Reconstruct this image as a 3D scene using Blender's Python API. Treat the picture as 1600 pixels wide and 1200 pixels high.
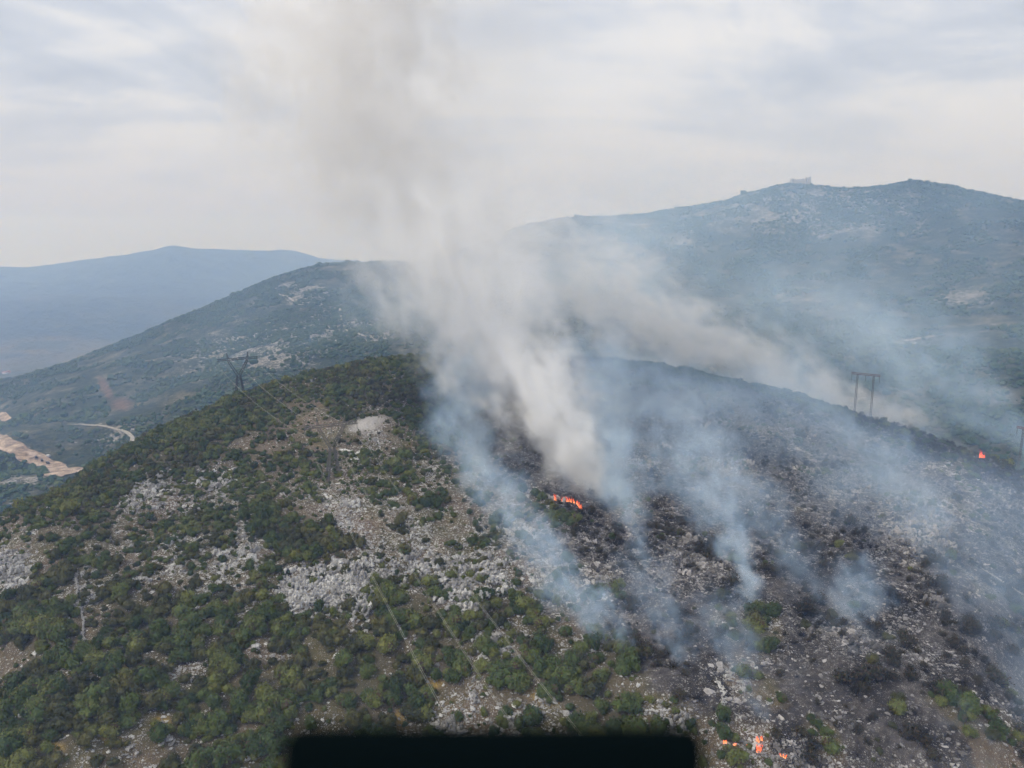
import bpy, bmesh
import numpy as np, math, random
from mathutils import Vector, Matrix, Euler
rng = np.random.default_rng(7); random.seed(7)
S = bpy.context.scene
for o in list(bpy.data.objects): bpy.data.objects.remove(o)

# ------------------------------------------------------------------ camera
cam_d = bpy.data.cameras.new('camera'); cam = bpy.data.objects.new('camera', cam_d)
S.collection.objects.link(cam); S.camera = cam
cam_d.sensor_width = 36.0; cam_d.lens = 36.0 * 1185.0 / 1600.0
cam.location = (0, 0, 0); cam.rotation_euler = (math.radians(90 - 10.5), 0, 0)
cam_d.clip_start = 0.05; cam_d.clip_end = 60000
cam_d.dof.use_dof = True; cam_d.dof.focus_distance = 340.0; cam_d.dof.aperture_fstop = 2.1

# ------------------------------------------------------------------ light, sky, exposure
SUN_EL, SUN_AZ = math.radians(48), math.radians(-118)      # azimuth from +Y towards +X
sun_d = bpy.data.lights.new('sun', 'SUN'); sun = bpy.data.objects.new('sun', sun_d); S.collection.objects.link(sun)
sun_d.energy = 1.5; sun_d.angle = math.radians(10); sun_d.color = (1.0, .955, .89)
_d = Vector((math.sin(SUN_AZ) * math.cos(SUN_EL), math.cos(SUN_AZ) * math.cos(SUN_EL), math.sin(SUN_EL)))
sun.rotation_euler = _d.to_track_quat('Z', 'Y').to_euler()
W = bpy.data.worlds.new('World'); S.world = W; W.use_nodes = True
nt = W.node_tree; nt.nodes.clear()
def N(tree, typ, ins=None, **kw):
    n = tree.nodes.new(typ)
    for k, v in kw.items(): setattr(n, k, v)
    for k, v in (ins or {}).items():
        s = n.inputs[k]
        if isinstance(v, bpy.types.NodeSocket): tree.links.new(v, s)
        else: s.default_value = v
    return n
def ramp(tree, fac, stops, interp='LINEAR'):
    n = N(tree, 'ShaderNodeValToRGB', {0: fac}); cr = n.color_ramp; cr.interpolation = interp
    while len(cr.elements) < len(stops): cr.elements.new(.5)
    for e, (p, c) in zip(cr.elements, stops):
        e.position = p; e.color = (*c, 1) if len(c) == 3 else c
    return n.outputs[0]
def vmath(tree, op, a, b=None, **kw):
    return N(tree, 'ShaderNodeVectorMath', {0: a} if b is None else {0: a, 1: b}, operation=op, **kw).outputs
def vscale(tree, a, k):
    n = tree.nodes.new('ShaderNodeVectorMath'); n.operation = 'SCALE'; tree.links.new(a, n.inputs[0]); n.inputs[3].default_value = k; return n.outputs[0]
def m_(tree, op, a, b=0.0, c=0.0, clamp=False):
    return N(tree, 'ShaderNodeMath', {0: a, 1: b, 2: c}, operation=op, use_clamp=clamp).outputs[0]
def mixc(tree, f, a, b, blend='MIX'):
    n = tree.nodes.new('ShaderNodeMix'); n.data_type = 'RGBA'; n.blend_type = blend
    for i, v in ((0, f), (6, a), (7, b)):
        if isinstance(v, bpy.types.NodeSocket): tree.links.new(v, n.inputs[i])
        else: n.inputs[i].default_value = (*v, 1) if isinstance(v, (tuple, list)) and len(v) == 3 else v
    return n.outputs[2]
sky = N(nt, 'ShaderNodeTexSky', sky_type='NISHITA', sun_disc=False, sun_elevation=SUN_EL, sun_rotation=SUN_AZ % (2 * math.pi), dust_density=4.0)
tc = N(nt, 'ShaderNodeTexCoord').outputs['Generated']
sx = N(nt, 'ShaderNodeSeparateXYZ', {0: tc}).outputs
up = m_(nt, 'MAXIMUM', sx[2], 0.0)
den = m_(nt, 'ADD', up, .16)
cp = N(nt, 'ShaderNodeCombineXYZ', {0: m_(nt, 'DIVIDE', sx[0], den), 1: m_(nt, 'DIVIDE', sx[1], den), 2: 0.0}).outputs[0]
c1 = N(nt, 'ShaderNodeTexNoise', {'Vector': cp, 'Scale': .75, 'Detail': 7.0, 'Roughness': .56, 'Distortion': .9}).outputs[0]
c2 = N(nt, 'ShaderNodeTexNoise', {'Vector': vmath(nt, 'MULTIPLY', cp, (.8, 1.6, 1))[0], 'Scale': 1.5, 'Detail': 5.0, 'Roughness': .55}).outputs[0]
cl = m_(nt, 'ADD', m_(nt, 'MULTIPLY', c1, .68), m_(nt, 'MULTIPLY', c2, .32))
clouds = ramp(nt, cl, [(.37, (4.1, 4.6, 5.5)), (.45, (5.5, 5.9, 6.7)), (.50, (7.0, 7.1, 7.4)), (.56, (7.9, 7.8, 7.75))])
hor = ramp(nt, up, [(0, (1, 1, 1)), (.07, (.8, .8, .8)), (.19, (.25, .25, .25)), (.38, (0, 0, 0))])
clouds = mixc(nt, hor, clouds, (5.5, 5.35, 5.45))
col = mixc(nt, .93, sky.outputs[0], clouds)
bg = N(nt, 'ShaderNodeBackground', {'Color': col, 'Strength': .1})
N(nt, 'ShaderNodeOutputWorld', {0: bg.outputs[0]})
S.view_settings.view_transform = 'Standard'; S.view_settings.look = 'None'
S.view_settings.exposure = .30; S.view_settings.gamma = 1; S.view_settings.use_curve_mapping = False
cy = S.cycles
cy.max_bounces = 9; cy.diffuse_bounces = 2; cy.glossy_bounces = 1; cy.transmission_bounces = 2
cy.volume_bounces = 5; cy.transparent_max_bounces = 8
cy.volume_step_rate = 1.8; cy.volume_max_steps = 256
cy.use_adaptive_sampling = True; cy.adaptive_threshold = .045
cy.use_denoising = True; cy.denoiser = 'OPENIMAGEDENOISE'; cy.sample_clamp_indirect = 4
try: cy.denoising_prefilter = 'ACCURATE'
except Exception: pass
F = 1185.0                      # focal length in pixels of the 1600 px wide photograph
PITCH = math.radians(10.5)
CP, SP = math.cos(PITCH), math.sin(PITCH)
def ray(px, py):
    a = (np.asarray(px, float) - 800.0) / F; b = (600.0 - np.asarray(py, float)) / F
    v = np.stack([a, CP + b * SP, -SP + b * CP], -1)
    return v / np.linalg.norm(v, axis=-1, keepdims=True)
def at(px, py, R):              # the place R metres away from the helicopter in that direction
    return ray(px, py) * R
def proj(P):
    P = np.asarray(P, float)
    d = P[..., 1] * CP - P[..., 2] * SP
    u = P[..., 1] * SP + P[..., 2] * CP
    d = np.where(d < .1, .1, d)
    return 800 + F * P[..., 0] / d, 600 - F * u / d, d
class TPS:
    def __init__(s, pts, smooth=1e-3):
        pts = np.asarray(pts, float); s.S = 400.0
        X = pts[:, :2] / s.S; z = pts[:, 2]; n = len(X)
        A = np.zeros((n + 3, n + 3)); A[:n, :n] = s.U(X, X) + smooth * np.eye(n)
        A[:n, n] = 1; A[:n, n + 1:] = X; A[n:, :n] = A[:n, n:].T
        s.w = np.linalg.solve(A, np.concatenate([z, [0, 0, 0]])); s.X = X
    @staticmethod
    def U(a, b):
        r2 = ((a[:, None, :] - b[None, :, :]) ** 2).sum(-1) + 1e-12
        return r2 * np.log(r2) * .5
    def __call__(s, x, y):
        sh = np.shape(x); Q = np.stack([np.ravel(x), np.ravel(y)], -1) / s.S
        out = np.empty(len(Q)); n = len(s.X)
        for i in range(0, len(Q), 60000):
            q = Q[i:i + 60000]
            out[i:i + 60000] = s.U(q, s.X) @ s.w[:n] + s.w[n] + q @ s.w[n + 1:]
        return out.reshape(sh)
def _hash(i, j, seed):
    h = (i.astype(np.int64) * 374761393 + j.astype(np.int64) * 668265263 + seed * 974634777) & 0x7fffffff
    h = ((h ^ (h >> 13)) * 1274126177) & 0x7fffffff
    h = ((h ^ (h >> 15)) * 1103515245 + 12345) & 0x7fffffff
    return (h >> 8 & 0xffff) / 65535.0
def vnoise(x, y, seed=0):
    i = np.floor(x); j = np.floor(y); fx = x - i; fy = y - j
    fx = fx * fx * fx * (fx * (fx * 6 - 15) + 10); fy = fy * fy * fy * (fy * (fy * 6 - 15) + 10)
    i = i.astype(np.int64); j = j.astype(np.int64)
    a = _hash(i, j, seed); b = _hash(i + 1, j, seed); c = _hash(i, j + 1, seed); d = _hash(i + 1, j + 1, seed)
    return (a * (1 - fx) + b * fx) * (1 - fy) + (c * (1 - fx) + d * fx) * fy - .5
def fbm(x, y, scale, octaves=4, seed=0, gain=.5):
    x = x / scale; y = y / scale; amp = 1; t = 0
    for o in range(octaves):
        t = t + amp * vnoise(x, y, seed + o * 7)
        x, y = x * 1.62 - y * 1.18 + 3.1, x * 1.18 + y * 1.62 + 7.7; amp *= gain
    return t
def prof(lst, back):            # control points + points past the crest that drop away
    out = [tuple(at(*p)) for p in lst]
    for (px, py, R, R2, z2) in back:
        d = ray(px, py); h = math.hypot(d[0], d[1]); out.append((d[0] / h * R2, d[1] / h * R2, z2))
    return out
HILL = prof([
 (0,1200,262),(200,1200,252),(400,1200,245),(600,1200,238),(800,1200,232),(1000,1200,230),(1200,1200,232),(1400,1200,243),(1600,1200,262),
 (0,1000,322),(200,1000,295),(400,1000,276),(600,1000,262),(800,1000,258),(1000,1000,258),(1200,1000,266),(1400,1000,290),(1600,1000,325),
 (0,900,362),(200,850,352),(400,850,322),(600,850,306),(800,850,303),(1000,850,308),(1200,850,324),(1400,850,352),(1600,860,395),
 (0,826,408),(100,760,430),(200,711,455),(300,655,490),(375,617,520),(480,582,555),(600,568,585),(700,560,600),(850,556,610),
 (1000,568,605),(1100,586,585),(1200,608,562),(1300,640,540),(1440,686,515),(1520,715,505),(1600,745,495),
 (200,760,412),(400,720,408),(600,700,392),(600,640,445),(800,700,395),(800,640,450),(1000,700,405),(1000,640,460),(1200,700,428),(1400,760,425),(1350,690,475),(450,640,465)],
 [(0,806,0,560,-225),(100,760,0,590,-225),(200,711,0,620,-220),(300,655,0,660,-205),(375,617,0,690,-195),(480,582,0,730,-180),(600,568,0,780,-175),
  (700,560,0,800,-170),(850,556,0,820,-175),(1000,568,0,800,-185),(1100,586,0,780,-190),(1200,608,0,750,-195),(1300,640,0,720,-200),(1440,686,0,690,-210),(1600,745,0,650,-220),
  (0,806,0,900,-430),(375,617,0,950,-400),(700,560,0,1050,-380),(1000,568,0,1050,-390),(1300,640,0,980,-400),(1600,745,0,920,-410),
  (800,1200,0,60,-225),(0,1200,0,110,-235),(1600,1200,0,110,-235),(-400,1100,0,300,-250),(-400,850,0,420,-260),(2000,1100,0,300,-250),(2000,900,0,420,-250)])
MID = prof([
 (0,640,1520),(0,690,1260),(60,720,1200),(110,740,1130),(0,770,1000),(60,780,950),(200,690,1200),(100,650,1400),(200,600,1520),
 (-60,612,2000),(30,604,1900),(130,577,1950),(300,492,2080),(400,452,2150),(480,422,2220),(540,413,2260),(600,412,2300),(660,416,2350),
 (300,600,1400),(400,560,1480),(500,520,1600),(600,520,1600),(600,470,1850),(450,480,1900),(700,500,1500),(300,640,1200),
 (700,410,2350),(760,378,2380),(830,347,2430),(900,338,2480),(970,337,2500),(1060,327,2520),(1140,316,2500),(1190,300,2450),(1230,289,2420),(1260,287,2420),(1300,291,2430),(1360,295,2450),(1420,286,2420),(1450,286,2400),(1500,294,2360),(1560,305,2320),(1600,312,2300),(1700,325,2250),
 (900,450,1750),(1100,400,1950),(1100,450,1700),(1300,350,2100),(1300,450,1620),(1500,400,1850),(1500,450,1600),(1100,550,1200),(1300,550,1150),(1300,600,1000),(1500,560,1100),(1500,640,930),(1600,680,860),(1600,560,1150),(800,450,1750),(1650,400,1850)],
 [(375,617,0,800,-300),(700,560,0,900,-260),(1000,568,0,900,-250),(1300,640,0,800,-245),(1600,745,0,720,-255),(0,806,0,700,-330),(200,711,0,750,-320),
  (0,806,0,400,-360),(800,700,0,300,-360),(1600,745,0,300,-360),
  (30,604,0,2600,-520),(130,577,0,2700,-500),(300,492,0,2900,-420),(480,422,0,3000,-300),(660,416,0,3100,-250),(830,347,0,3200,-150),(1060,327,0,3300,-100),(1260,287,0,3200,0),(1450,286,0,3200,0),(1700,325,0,3000,-50),
  (-200,640,0,1500,-420),(-200,640,0,2200,-520)])
FAR = prof([
 (-200,440,9500),(-60,432,9500),(0,431,9400),(60,430,9300),(130,414,9300),(200,399,9300),(240,394,9300),(278,384,9300),(310,391,9300),(360,399,9300),(400,402,9300),(440,393,9300),(465,397,9300),(495,409,9300),(530,418,9300),(600,416,9400),(800,410,9500),
 (1000,400,9500),(1200,370,9500),(1340,325,8500),(1480,325,8500),(1560,325,8500),(1600,322,8500),(1700,318,8500),
 (0,600,3250),(100,560,4000),(0,520,5000),(200,500,5300),(0,470,6800),(200,460,7000),(400,440,7800),(300,430,8200),(100,440,8200)],
 [(0,600,0,2600,-600),(400,600,0,2600,-600),(0,600,0,1200,-600),(400,600,0,4500,-590),(800,600,0,3000,-600),(800,600,0,5500,-560),(1200,600,0,3500,-560),(1600,600,0,3500,-560),(1400,600,0,6000,-250),(-300,600,0,4000,-600),
  (0,431,0,12500,-450),(278,388,0,12500,-400),(530,412,0,12500,-450),(800,410,0,12500,-450),(1400,292,0,12500,0),(1700,300,0,12500,0)])
hill_t, mid_t, far_t = TPS(HILL), TPS(MID), TPS(FAR)
def zhill(x, y):
    return (hill_t(x, y) + 5.0 * fbm(x, y, 75, 3, 1) + 2.4 * fbm(x, y, 22, 3, 2) + .9 * fbm(x, y, 6, 3, 3))
def zmid(x, y):
    return mid_t(x, y) + 26 * fbm(x, y, 330, 3, 11) + 8 * fbm(x, y, 70, 4, 12)
def zfar(x, y):
    h = far_t(x, y); k = np.clip((h + 600) / 250, .06, 1)
    return h + k * (45 * fbm(x, y, 1500, 4, 21) + 34 * fbm(x, y, 300, 4, 22))
# ------------------------------------------------------------------ helpers
COL = S.collection
def tag(o, label=None, cat=None, group=None, kind=None):
    if label: o['label'] = label
    if cat: o['category'] = cat
    if group: o['group'] = group
    if kind: o['kind'] = kind
    return o
def mesh_from(name, v, f, mats=(), smooth=False):
    me = bpy.data.meshes.new(name)
    v = np.asarray(v, np.float32)
    if isinstance(f, np.ndarray) and f.ndim == 2:
        me.vertices.add(len(v)); me.vertices.foreach_set('co', v.ravel())
        n, k = f.shape
        me.loops.add(n * k); me.loops.foreach_set('vertex_index', f.ravel().astype(np.int32))
        me.polygons.add(n); me.polygons.foreach_set('loop_start', np.arange(0, n * k, k, dtype=np.int32))
        me.update(calc_edges=True)
    else:
        me.from_pydata(v.tolist(), [], f); me.update()
    for m in mats: me.materials.append(m)
    if smooth: me.polygons.foreach_set('use_smooth', [True] * len(me.polygons))
    return me
def link(name, me, parent=None, loc=None, rot=None, scale=None):
    o = bpy.data.objects.new(name, me); COL.objects.link(o)
    if parent is not None: o.parent = parent
    if loc is not None: o.location = loc
    if rot is not None: o.rotation_euler = rot
    if scale is not None: o.scale = scale if hasattr(scale, '__len__') else (scale,) * 3
    return o
def attr(me, name, a):
    at_ = me.attributes.new(name, 'FLOAT', 'POINT'); at_.data.foreach_set('value', np.asarray(a, np.float32).ravel())
def polar(az0, az1, naz, r0, r1, nr):
    az = np.radians(np.linspace(az0, az1, naz)); r = np.geomspace(r0, r1, nr)
    A, R = np.meshgrid(az, r); x, y = np.sin(A) * R, np.cos(A) * R
    i = np.arange(nr - 1)[:, None] * naz + np.arange(naz - 1)[None, :]
    f = np.stack([i, i + naz, i + naz + 1, i + 1], -1).reshape(-1, 4)[:, ::-1]
    return x, y, f
def mat(name):
    m = bpy.data.materials.new(name); m.use_nodes = True; t = m.node_tree; t.nodes.clear()
    return m, t
def surf(t, color, rough=.9, bump=None, strength=.5, dist=.3, **kw):
    ins = {'Base Color': color if isinstance(color, bpy.types.NodeSocket) else (*color, 1), 'Roughness': rough, 'Specular IOR Level': .25}
    ins.update(kw)
    if bump is not None:
        ins['Normal'] = N(t, 'ShaderNodeBump', {'Height': bump, 'Strength': strength, 'Distance': dist}).outputs[0]
    b = N(t, 'ShaderNodeBsdfPrincipled', ins)
    N(t, 'ShaderNodeOutputMaterial', {0: b.outputs[0]}); return b
def noise(t, vec, scale, detail=4, rough=.55, dist=0.0, out=0):
    return N(t, 'ShaderNodeTexNoise', {'Vector': vec, 'Scale': scale, 'Detail': float(detail), 'Roughness': rough, 'Distortion': dist}).outputs[out]
def plain(name, color, rough=.8, metallic=0.0):
    m, t = mat(name)
    c = N(t, 'ShaderNodeTexCoord').outputs['Object']
    v = noise(t, c, 1.3, 3)
    cc = mixc(t, m_(t, 'MULTIPLY', v, .5), color, tuple(x * .6 for x in color))
    surf(t, cc, rough, Metallic=metallic); return m
def geo(t): return N(t, 'ShaderNodeNewGeometry').outputs['Position']
def att(t, name): return N(t, 'ShaderNodeAttribute', attribute_name=name).outputs['Fac']

# ------------------------------------------------------------------ cover maps read off the photograph (40 px cells, rows from y = 560)
VEG = """9999999999 9778989 9 6 5 5555568887 8888888888
9999999999 9899988755 3333454434 7870000000
9999999998 7315148844 3333332344 4556686000
9999999974 5536556344 3333322344 5454647566
9999888986 6664584533 3343332233 6346733567
7888643545 7431557443 5333464345 3434353345
5645367665 8862144265 2654455436 5434365364
4356465563 5887432453 2346554763 5655235435
2685565654 7343257535 3352233433 4653566322
7944788776 7333678437 8425644674 3662444345
9985798877 8678677775 4645522346 5432233535
6675587884 4757885664 6555873236 6422234335
5867854568 5978866768 8888572334 3334765553
9989977698 8868858358 5478834823 4532454664
9999876875 8766847322 5488763534 3433343565
8953846864 8756754433 5577665374 3233433333"""
ROCK = """1111111111 2432232133 3333322222 2222222222
1111111111 1111122223 3333344334 2222222222
1111111111 0111931223 4444557744 4343422333
1111111111 1114522232 4444566756 4535443333
1111444463 4345526644 5555555667 5655365433
0111478675 4468553454 5544555555 6676767554
4454634446 3248557456 6445545554 5565886545
5524545647 6212778656 7765666446 4554886555
9415445677 3879965797 6868766776 3333445443
1166122335 2999532794 2675465445 5333355433
0014312222 1322552254 5346543333 5555543333
3333423334 2324211446 4444223333 3346665543
3232145541 3121143253 1111334443 2233335334
1020134421 1131131552 4421155363 2222233234
0002224233 1233242666 4522246466 5544333223
0035243233 1233242555 4422235547 8875443333"""
def grid(s):
    rows = []
    for l in s.split('\n'):
        rows.append([int(c) for c in l.replace(' ', '')][:40])
    return np.array(rows, float) / 9.0
VEG, ROCK = grid(VEG), grid(ROCK)
def look(M, qx, qy):
    u = np.clip(qx / 40 - .5, 0, 38.999); v = np.clip((qy - 560) / 40 - .5, 0, 14.999)
    i = u.astype(int); j = v.astype(int); a = u - i; b = v - j
    return (M[j, i] * (1 - a) + M[j, i + 1] * a) * (1 - b) + (M[j + 1, i] * (1 - a) + M[j + 1, i + 1] * a) * b
BY = [560, 620, 700, 760, 785, 800, 830, 870, 920, 980, 1040, 1072, 1130, 1200]
BX = [705, 700, 735, 805, 876, 876, 835, 822, 864, 908, 962, 1046, 1112, 1185]
def ellipse(qx, qy, cx, cy, a, b, ang=0):
    c, s = math.cos(math.radians(ang)), math.sin(math.radians(ang))
    X = (qx - cx) * c + (qy - cy) * s; Y = -(qx - cx) * s + (qy - cy) * c
    return np.clip(1.7 - np.hypot(X / a, Y / b) * 1.7, 0, 1)
def covers(x, y, z):
    qx, qy, d = proj(np.stack([x, y, z], -1))
    wx = qx + 26 * fbm(x, y, 30, 3, 31); wy = qy + 20 * fbm(x, y, 30, 3, 32)
    veg, rock = look(VEG, wx, wy), look(ROCK, wx, wy)
    burn = np.clip((qx + 95 * fbm(x, y, 20, 4, 33) - np.interp(qy, BY, BX)) / 30 + .3, 0, 1)
    burn = burn * np.clip((fbm(x, y, 26, 3, 36) + .40) * 8, .15, 1)
    bare = np.maximum.reduce([ellipse(wx, wy, 515, 665, 46, 22), ellipse(wx, wy, 610, 688, 40, 12, -15), ellipse(wx, wy, 545, 700, 60, 12),
        ellipse(wx, wy, 372, 694, 34, 11, -25), ellipse(wx, wy, 445, 690, 40, 8, -5), ellipse(wx, wy, 500, 665, 28, 12), ellipse(wx, wy, 600, 752, 26, 8),
        ellipse(wx, wy, 548, 800, 40, 16), ellipse(wx, wy, 655, 1010, 28, 14), ellipse(wx, wy, 740, 1100, 70, 22), ellipse(wx, wy, 840, 1110, 60, 18), ellipse(wx, wy, 840, 985, 50, 16, 20),
        ellipse(wx, wy, 350, 1150, 30, 9, -35), ellipse(wx, wy, 255, 1120, 26, 10, -50), ellipse(wx, wy, 290, 1045, 60, 9, -25), ellipse(wx, wy, 30, 1030, 46, 12), ellipse(wx, wy, 110, 1182, 30, 12), ellipse(wx, wy, 620, 1110, 22, 26), ellipse(wx, wy, 520, 1120, 18, 24), ellipse(wx, wy, 430, 1040, 12, 26, 20), ellipse(wx, wy, 680, 1070, 24, 14), ellipse(wx, wy, 735, 1050, 14, 30, -10), ellipse(wx, wy, 1075, 1120, 26, 14)])
    dry = np.maximum.reduce([ellipse(wx, wy, 385, 1165, 34, 20, -30), ellipse(wx, wy, 250, 1130, 18, 14), ellipse(wx, wy, 625, 1125, 16, 22), ellipse(wx, wy, 672, 1070, 28, 12), ellipse(wx, wy, 840, 1095, 36, 14), ellipse(wx, wy, 718, 985, 14, 8), ellipse(wx, wy, 90, 1178, 16, 10), ellipse(wx, wy, 192, 1036, 8, 6), ellipse(wx, wy, 368, 742, 8, 5), ellipse(wx, wy, 175, 1160, 20, 14), ellipse(wx, wy, 340, 1130, 18, 12)])
    slab = ellipse(wx, wy, 574, 659, 48, 12, -12)
    covers.dry = dry
    return qx, qy, d, veg, rock, burn, bare, slab

# ------------------------------------------------------------------ the near hill
def hill_material():
    m, t = mat('hillside'); p = geo(t)
    n1 = noise(t, p, .05, 6, .6); n2 = noise(t, p, .45, 5, .65); n3 = noise(t, p, 2.2, 3, .6)
    vor = N(t, 'ShaderNodeTexVoronoi', {'Vector': vmath(t, 'ADD', p, vscale(t, noise(t, p, 1.1, 2, out=1), 1.0))[0], 'Scale': 1.15, 'Randomness': 1.0}, feature='F1')
    vor2 = N(t, 'ShaderNodeTexVoronoi', {'Vector': p, 'Scale': 2.6}, feature='F1')
    soil = ramp(t, m_(t, 'ADD', m_(t, 'MULTIPLY', n2, .6), m_(t, 'MULTIPLY', n3, .4)), [(.32, (.060, .044, .030)), (.5, (.18, .13, .09)), (.7, (.36, .27, .19))])
    grass = ramp(t, n2, [(.3, (.055, .06, .024)), (.6, (.13, .115, .045)), (.8, (.27, .20, .07))])
    gm = ramp(t, n1, [(.44, (0, 0, 0)), (.58, (1, 1, 1))])
    base = mixc(t, m_(t, 'MULTIPLY', gm, .75), soil, grass)
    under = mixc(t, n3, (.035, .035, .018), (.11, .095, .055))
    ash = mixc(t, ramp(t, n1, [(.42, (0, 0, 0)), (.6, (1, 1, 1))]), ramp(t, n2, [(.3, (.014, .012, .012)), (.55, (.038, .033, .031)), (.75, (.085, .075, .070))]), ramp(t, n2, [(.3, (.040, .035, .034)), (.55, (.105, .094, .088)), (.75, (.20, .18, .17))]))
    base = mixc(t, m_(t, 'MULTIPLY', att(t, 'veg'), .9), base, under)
    stonec = mixc(t, vor.outputs['Color'], (.34, .33, .31), (.86, .85, .82), 'MIX')
    stonec = mixc(t, 1.0, stonec, ramp(t, n3, [(.3, (.6, .6, .6)), (.7, (1, 1, 1))]), 'MULTIPLY')
    thr = m_(t, 'ADD', m_(t, 'ADD', m_(t, 'MULTIPLY', att(t, 'rock'), .38), .15), m_(t, 'MULTIPLY', m_(t, 'SUBTRACT', n2, .5), 1.0))
    st = m_(t, 'MULTIPLY', m_(t, 'SUBTRACT', thr, vor.outputs['Distance']), 6.0, clamp=True)
    st2 = m_(t, 'MULTIPLY', m_(t, 'SUBTRACT', m_(t, 'ADD', m_(t, 'MULTIPLY', thr, .85), .06), vor2.outputs['Distance']), 7.0, clamp=True)
    st = m_(t, 'MAXIMUM', st, m_(t, 'MULTIPLY', st2, .8))
    base = mixc(t, att(t, 'burn'), base, ash)
    base = mixc(t, m_(t, 'MULTIPLY', att(t, 'dry'), .85), base, ramp(t, n3, [(.3, (.17, .11, .03)), (.7, (.46, .33, .10))]))
    c = mixc(t, st, base, mixc(t, m_(t, 'MULTIPLY', att(t, 'burn'), .50), stonec, (.15, .14, .135)))
    c = mixc(t, att(t, 'slab'), c, ramp(t, n3, [(.3, (.34, .32, .31)), (.7, (.62, .60, .58))]))
    h = m_(t, 'ADD', m_(t, 'MULTIPLY', st, .6), m_(t, 'MULTIPLY', n2, .8))
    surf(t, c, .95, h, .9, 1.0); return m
x, y, f = polar(-47, 47, 720, 62, 1000, 560)
z = np.maximum(zhill(x, y), -560)
qx, qy, qd, veg, rock, burn, bare, slab = covers(x, y, z)
# karst ledges: where the map says rock the ground steps down in irregular risers
led = np.clip((rock - .45) * 2.2, 0, 1)
lz = fbm(x, y, 9, 3, 41)
z = z + led * 2.6 * np.clip(lz * 2.2, -.6, .7) 
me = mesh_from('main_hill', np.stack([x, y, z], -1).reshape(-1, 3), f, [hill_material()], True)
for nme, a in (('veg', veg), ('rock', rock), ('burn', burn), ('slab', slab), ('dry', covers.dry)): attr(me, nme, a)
tag(link('main_hill', me), 'scrub covered limestone hill, green on the left and burned dark on the right', kind='structure')
NA = 720; RZ = np.geomspace(62, 1000, 560); HZ = z.copy()
def ground(px_, py_):           # height of the hill mesh at world x, y
    r = np.hypot(px_, py_); a = np.degrees(np.arctan2(px_, py_))
    u = np.clip((a + 47) / 94 * (NA - 1), 0, NA - 1.001); v = np.clip(np.log(r / 62) / math.log(1000 / 62) * 559, 0, 558.99)
    i = u.astype(int); j = v.astype(int); fu = u - i; fv = v - j
    return (HZ[j, i] * (1 - fu) + HZ[j, i + 1] * fu) * (1 - fv) + (HZ[j + 1, i] * (1 - fu) + HZ[j + 1, i + 1] * fu) * fv
def hit(px, py, zf=ground, r0=150, r1=900, n=3000):      # where the line of sight meets the ground
    d = ray(px, py); r = np.linspace(r0, r1, n); P = d[None, :] * r[:, None]
    g = zf(P[:, 0], P[:, 1]); k = np.argmax(P[:, 2] < g)
    return np.array([P[k, 0], P[k, 1], g[k]]), r[k]

# ------------------------------------------------------------------ middle distance: neighbouring hill, mountain, valley
def mid_material():
    m, t = mat('wooded_slope'); p = geo(t)
    n0 = noise(t, p, .0035, 5, .55); n1 = noise(t, p, .02, 6, .6); n2 = noise(t, p, .11, 5, .65)
    ps = vmath(t, 'MULTIPLY', p, (1, 1, 3.2))[0]
    n3 = noise(t, ps, .13, 5, .75, .5)
    wood = ramp(t, n2, [(.35, (.018, .030, .016)), (.5, (.038, .055, .026)), (.68, (.08, .092, .045))])
    grass = ramp(t, n2, [(.3, (.10, .10, .06)), (.7, (.21, .19, .13))])
    c = mixc(t, ramp(t, n1, [(.48, (0, 0, 0)), (.66, (1, 1, 1))]), wood, grass)
    rk = m_(t, 'ADD', n3, m_(t, 'ADD', m_(t, 'MULTIPLY', m_(t, 'SUBTRACT', n1, .5), .45), m_(t, 'MULTIPLY', att(t, 'rock'), .16)))
    rkf = ramp(t, rk, [(.57, (0, 0, 0)), (.66, (1, 1, 1))])
    c = mixc(t, rkf, c, ramp(t, n2, [(.3, (.22, .21, .20)), (.7, (.50, .47, .44))]))
    c = mixc(t, m_(t, 'MULTIPLY', att(t, 'scar'), ramp(t, n2, [(.3, (.35, .35, .35)), (.6, (1, 1, 1))])), c, (.235, .135, .10))
    surf(t, c, .95, m_(t, 'ADD', n2, m_(t, 'MULTIPLY', n3, .6)), 1.0, 7.0); return m
def mid_attrs(me, x, y, z):
    qx, qy, d = proj(np.stack([x, y, z], -1))
    rk = np.maximum.reduce([ellipse(qx, qy, 430, 540, 200, 60, -10), ellipse(qx, qy, 480, 460, 90, 28, 10), ellipse(qx, qy, 560, 520, 80, 40), ellipse(qx, qy, 180, 680, 60, 18, -20), ellipse(qx, qy, 1240, 460, 70, 22), ellipse(qx, qy, 1280, 500, 60, 25),
        ellipse(qx, qy, 1500, 470, 70, 25), ellipse(qx, qy, 1250, 330, 250, 60), ellipse(qx, qy, 1000, 380, 150, 45), ellipse(qx, qy, 1380, 545, 120, 12, -10), ellipse(qx, qy, 30, 750, 60, 12)])
    rk = rk - ellipse(qx, qy, 1320, 335, 50, 9, 12) * 3
    sc = np.maximum(ellipse(qx, qy, 165, 607, 26, 9, 62), ellipse(qx, qy, 190, 632, 22, 13)) * .8
    attr(me, 'rock', rk - .35); attr(me, 'scar', sc)
mm = mid_material()
AZS = math.degrees(math.atan((700 - 800) / F / .98))
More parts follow.
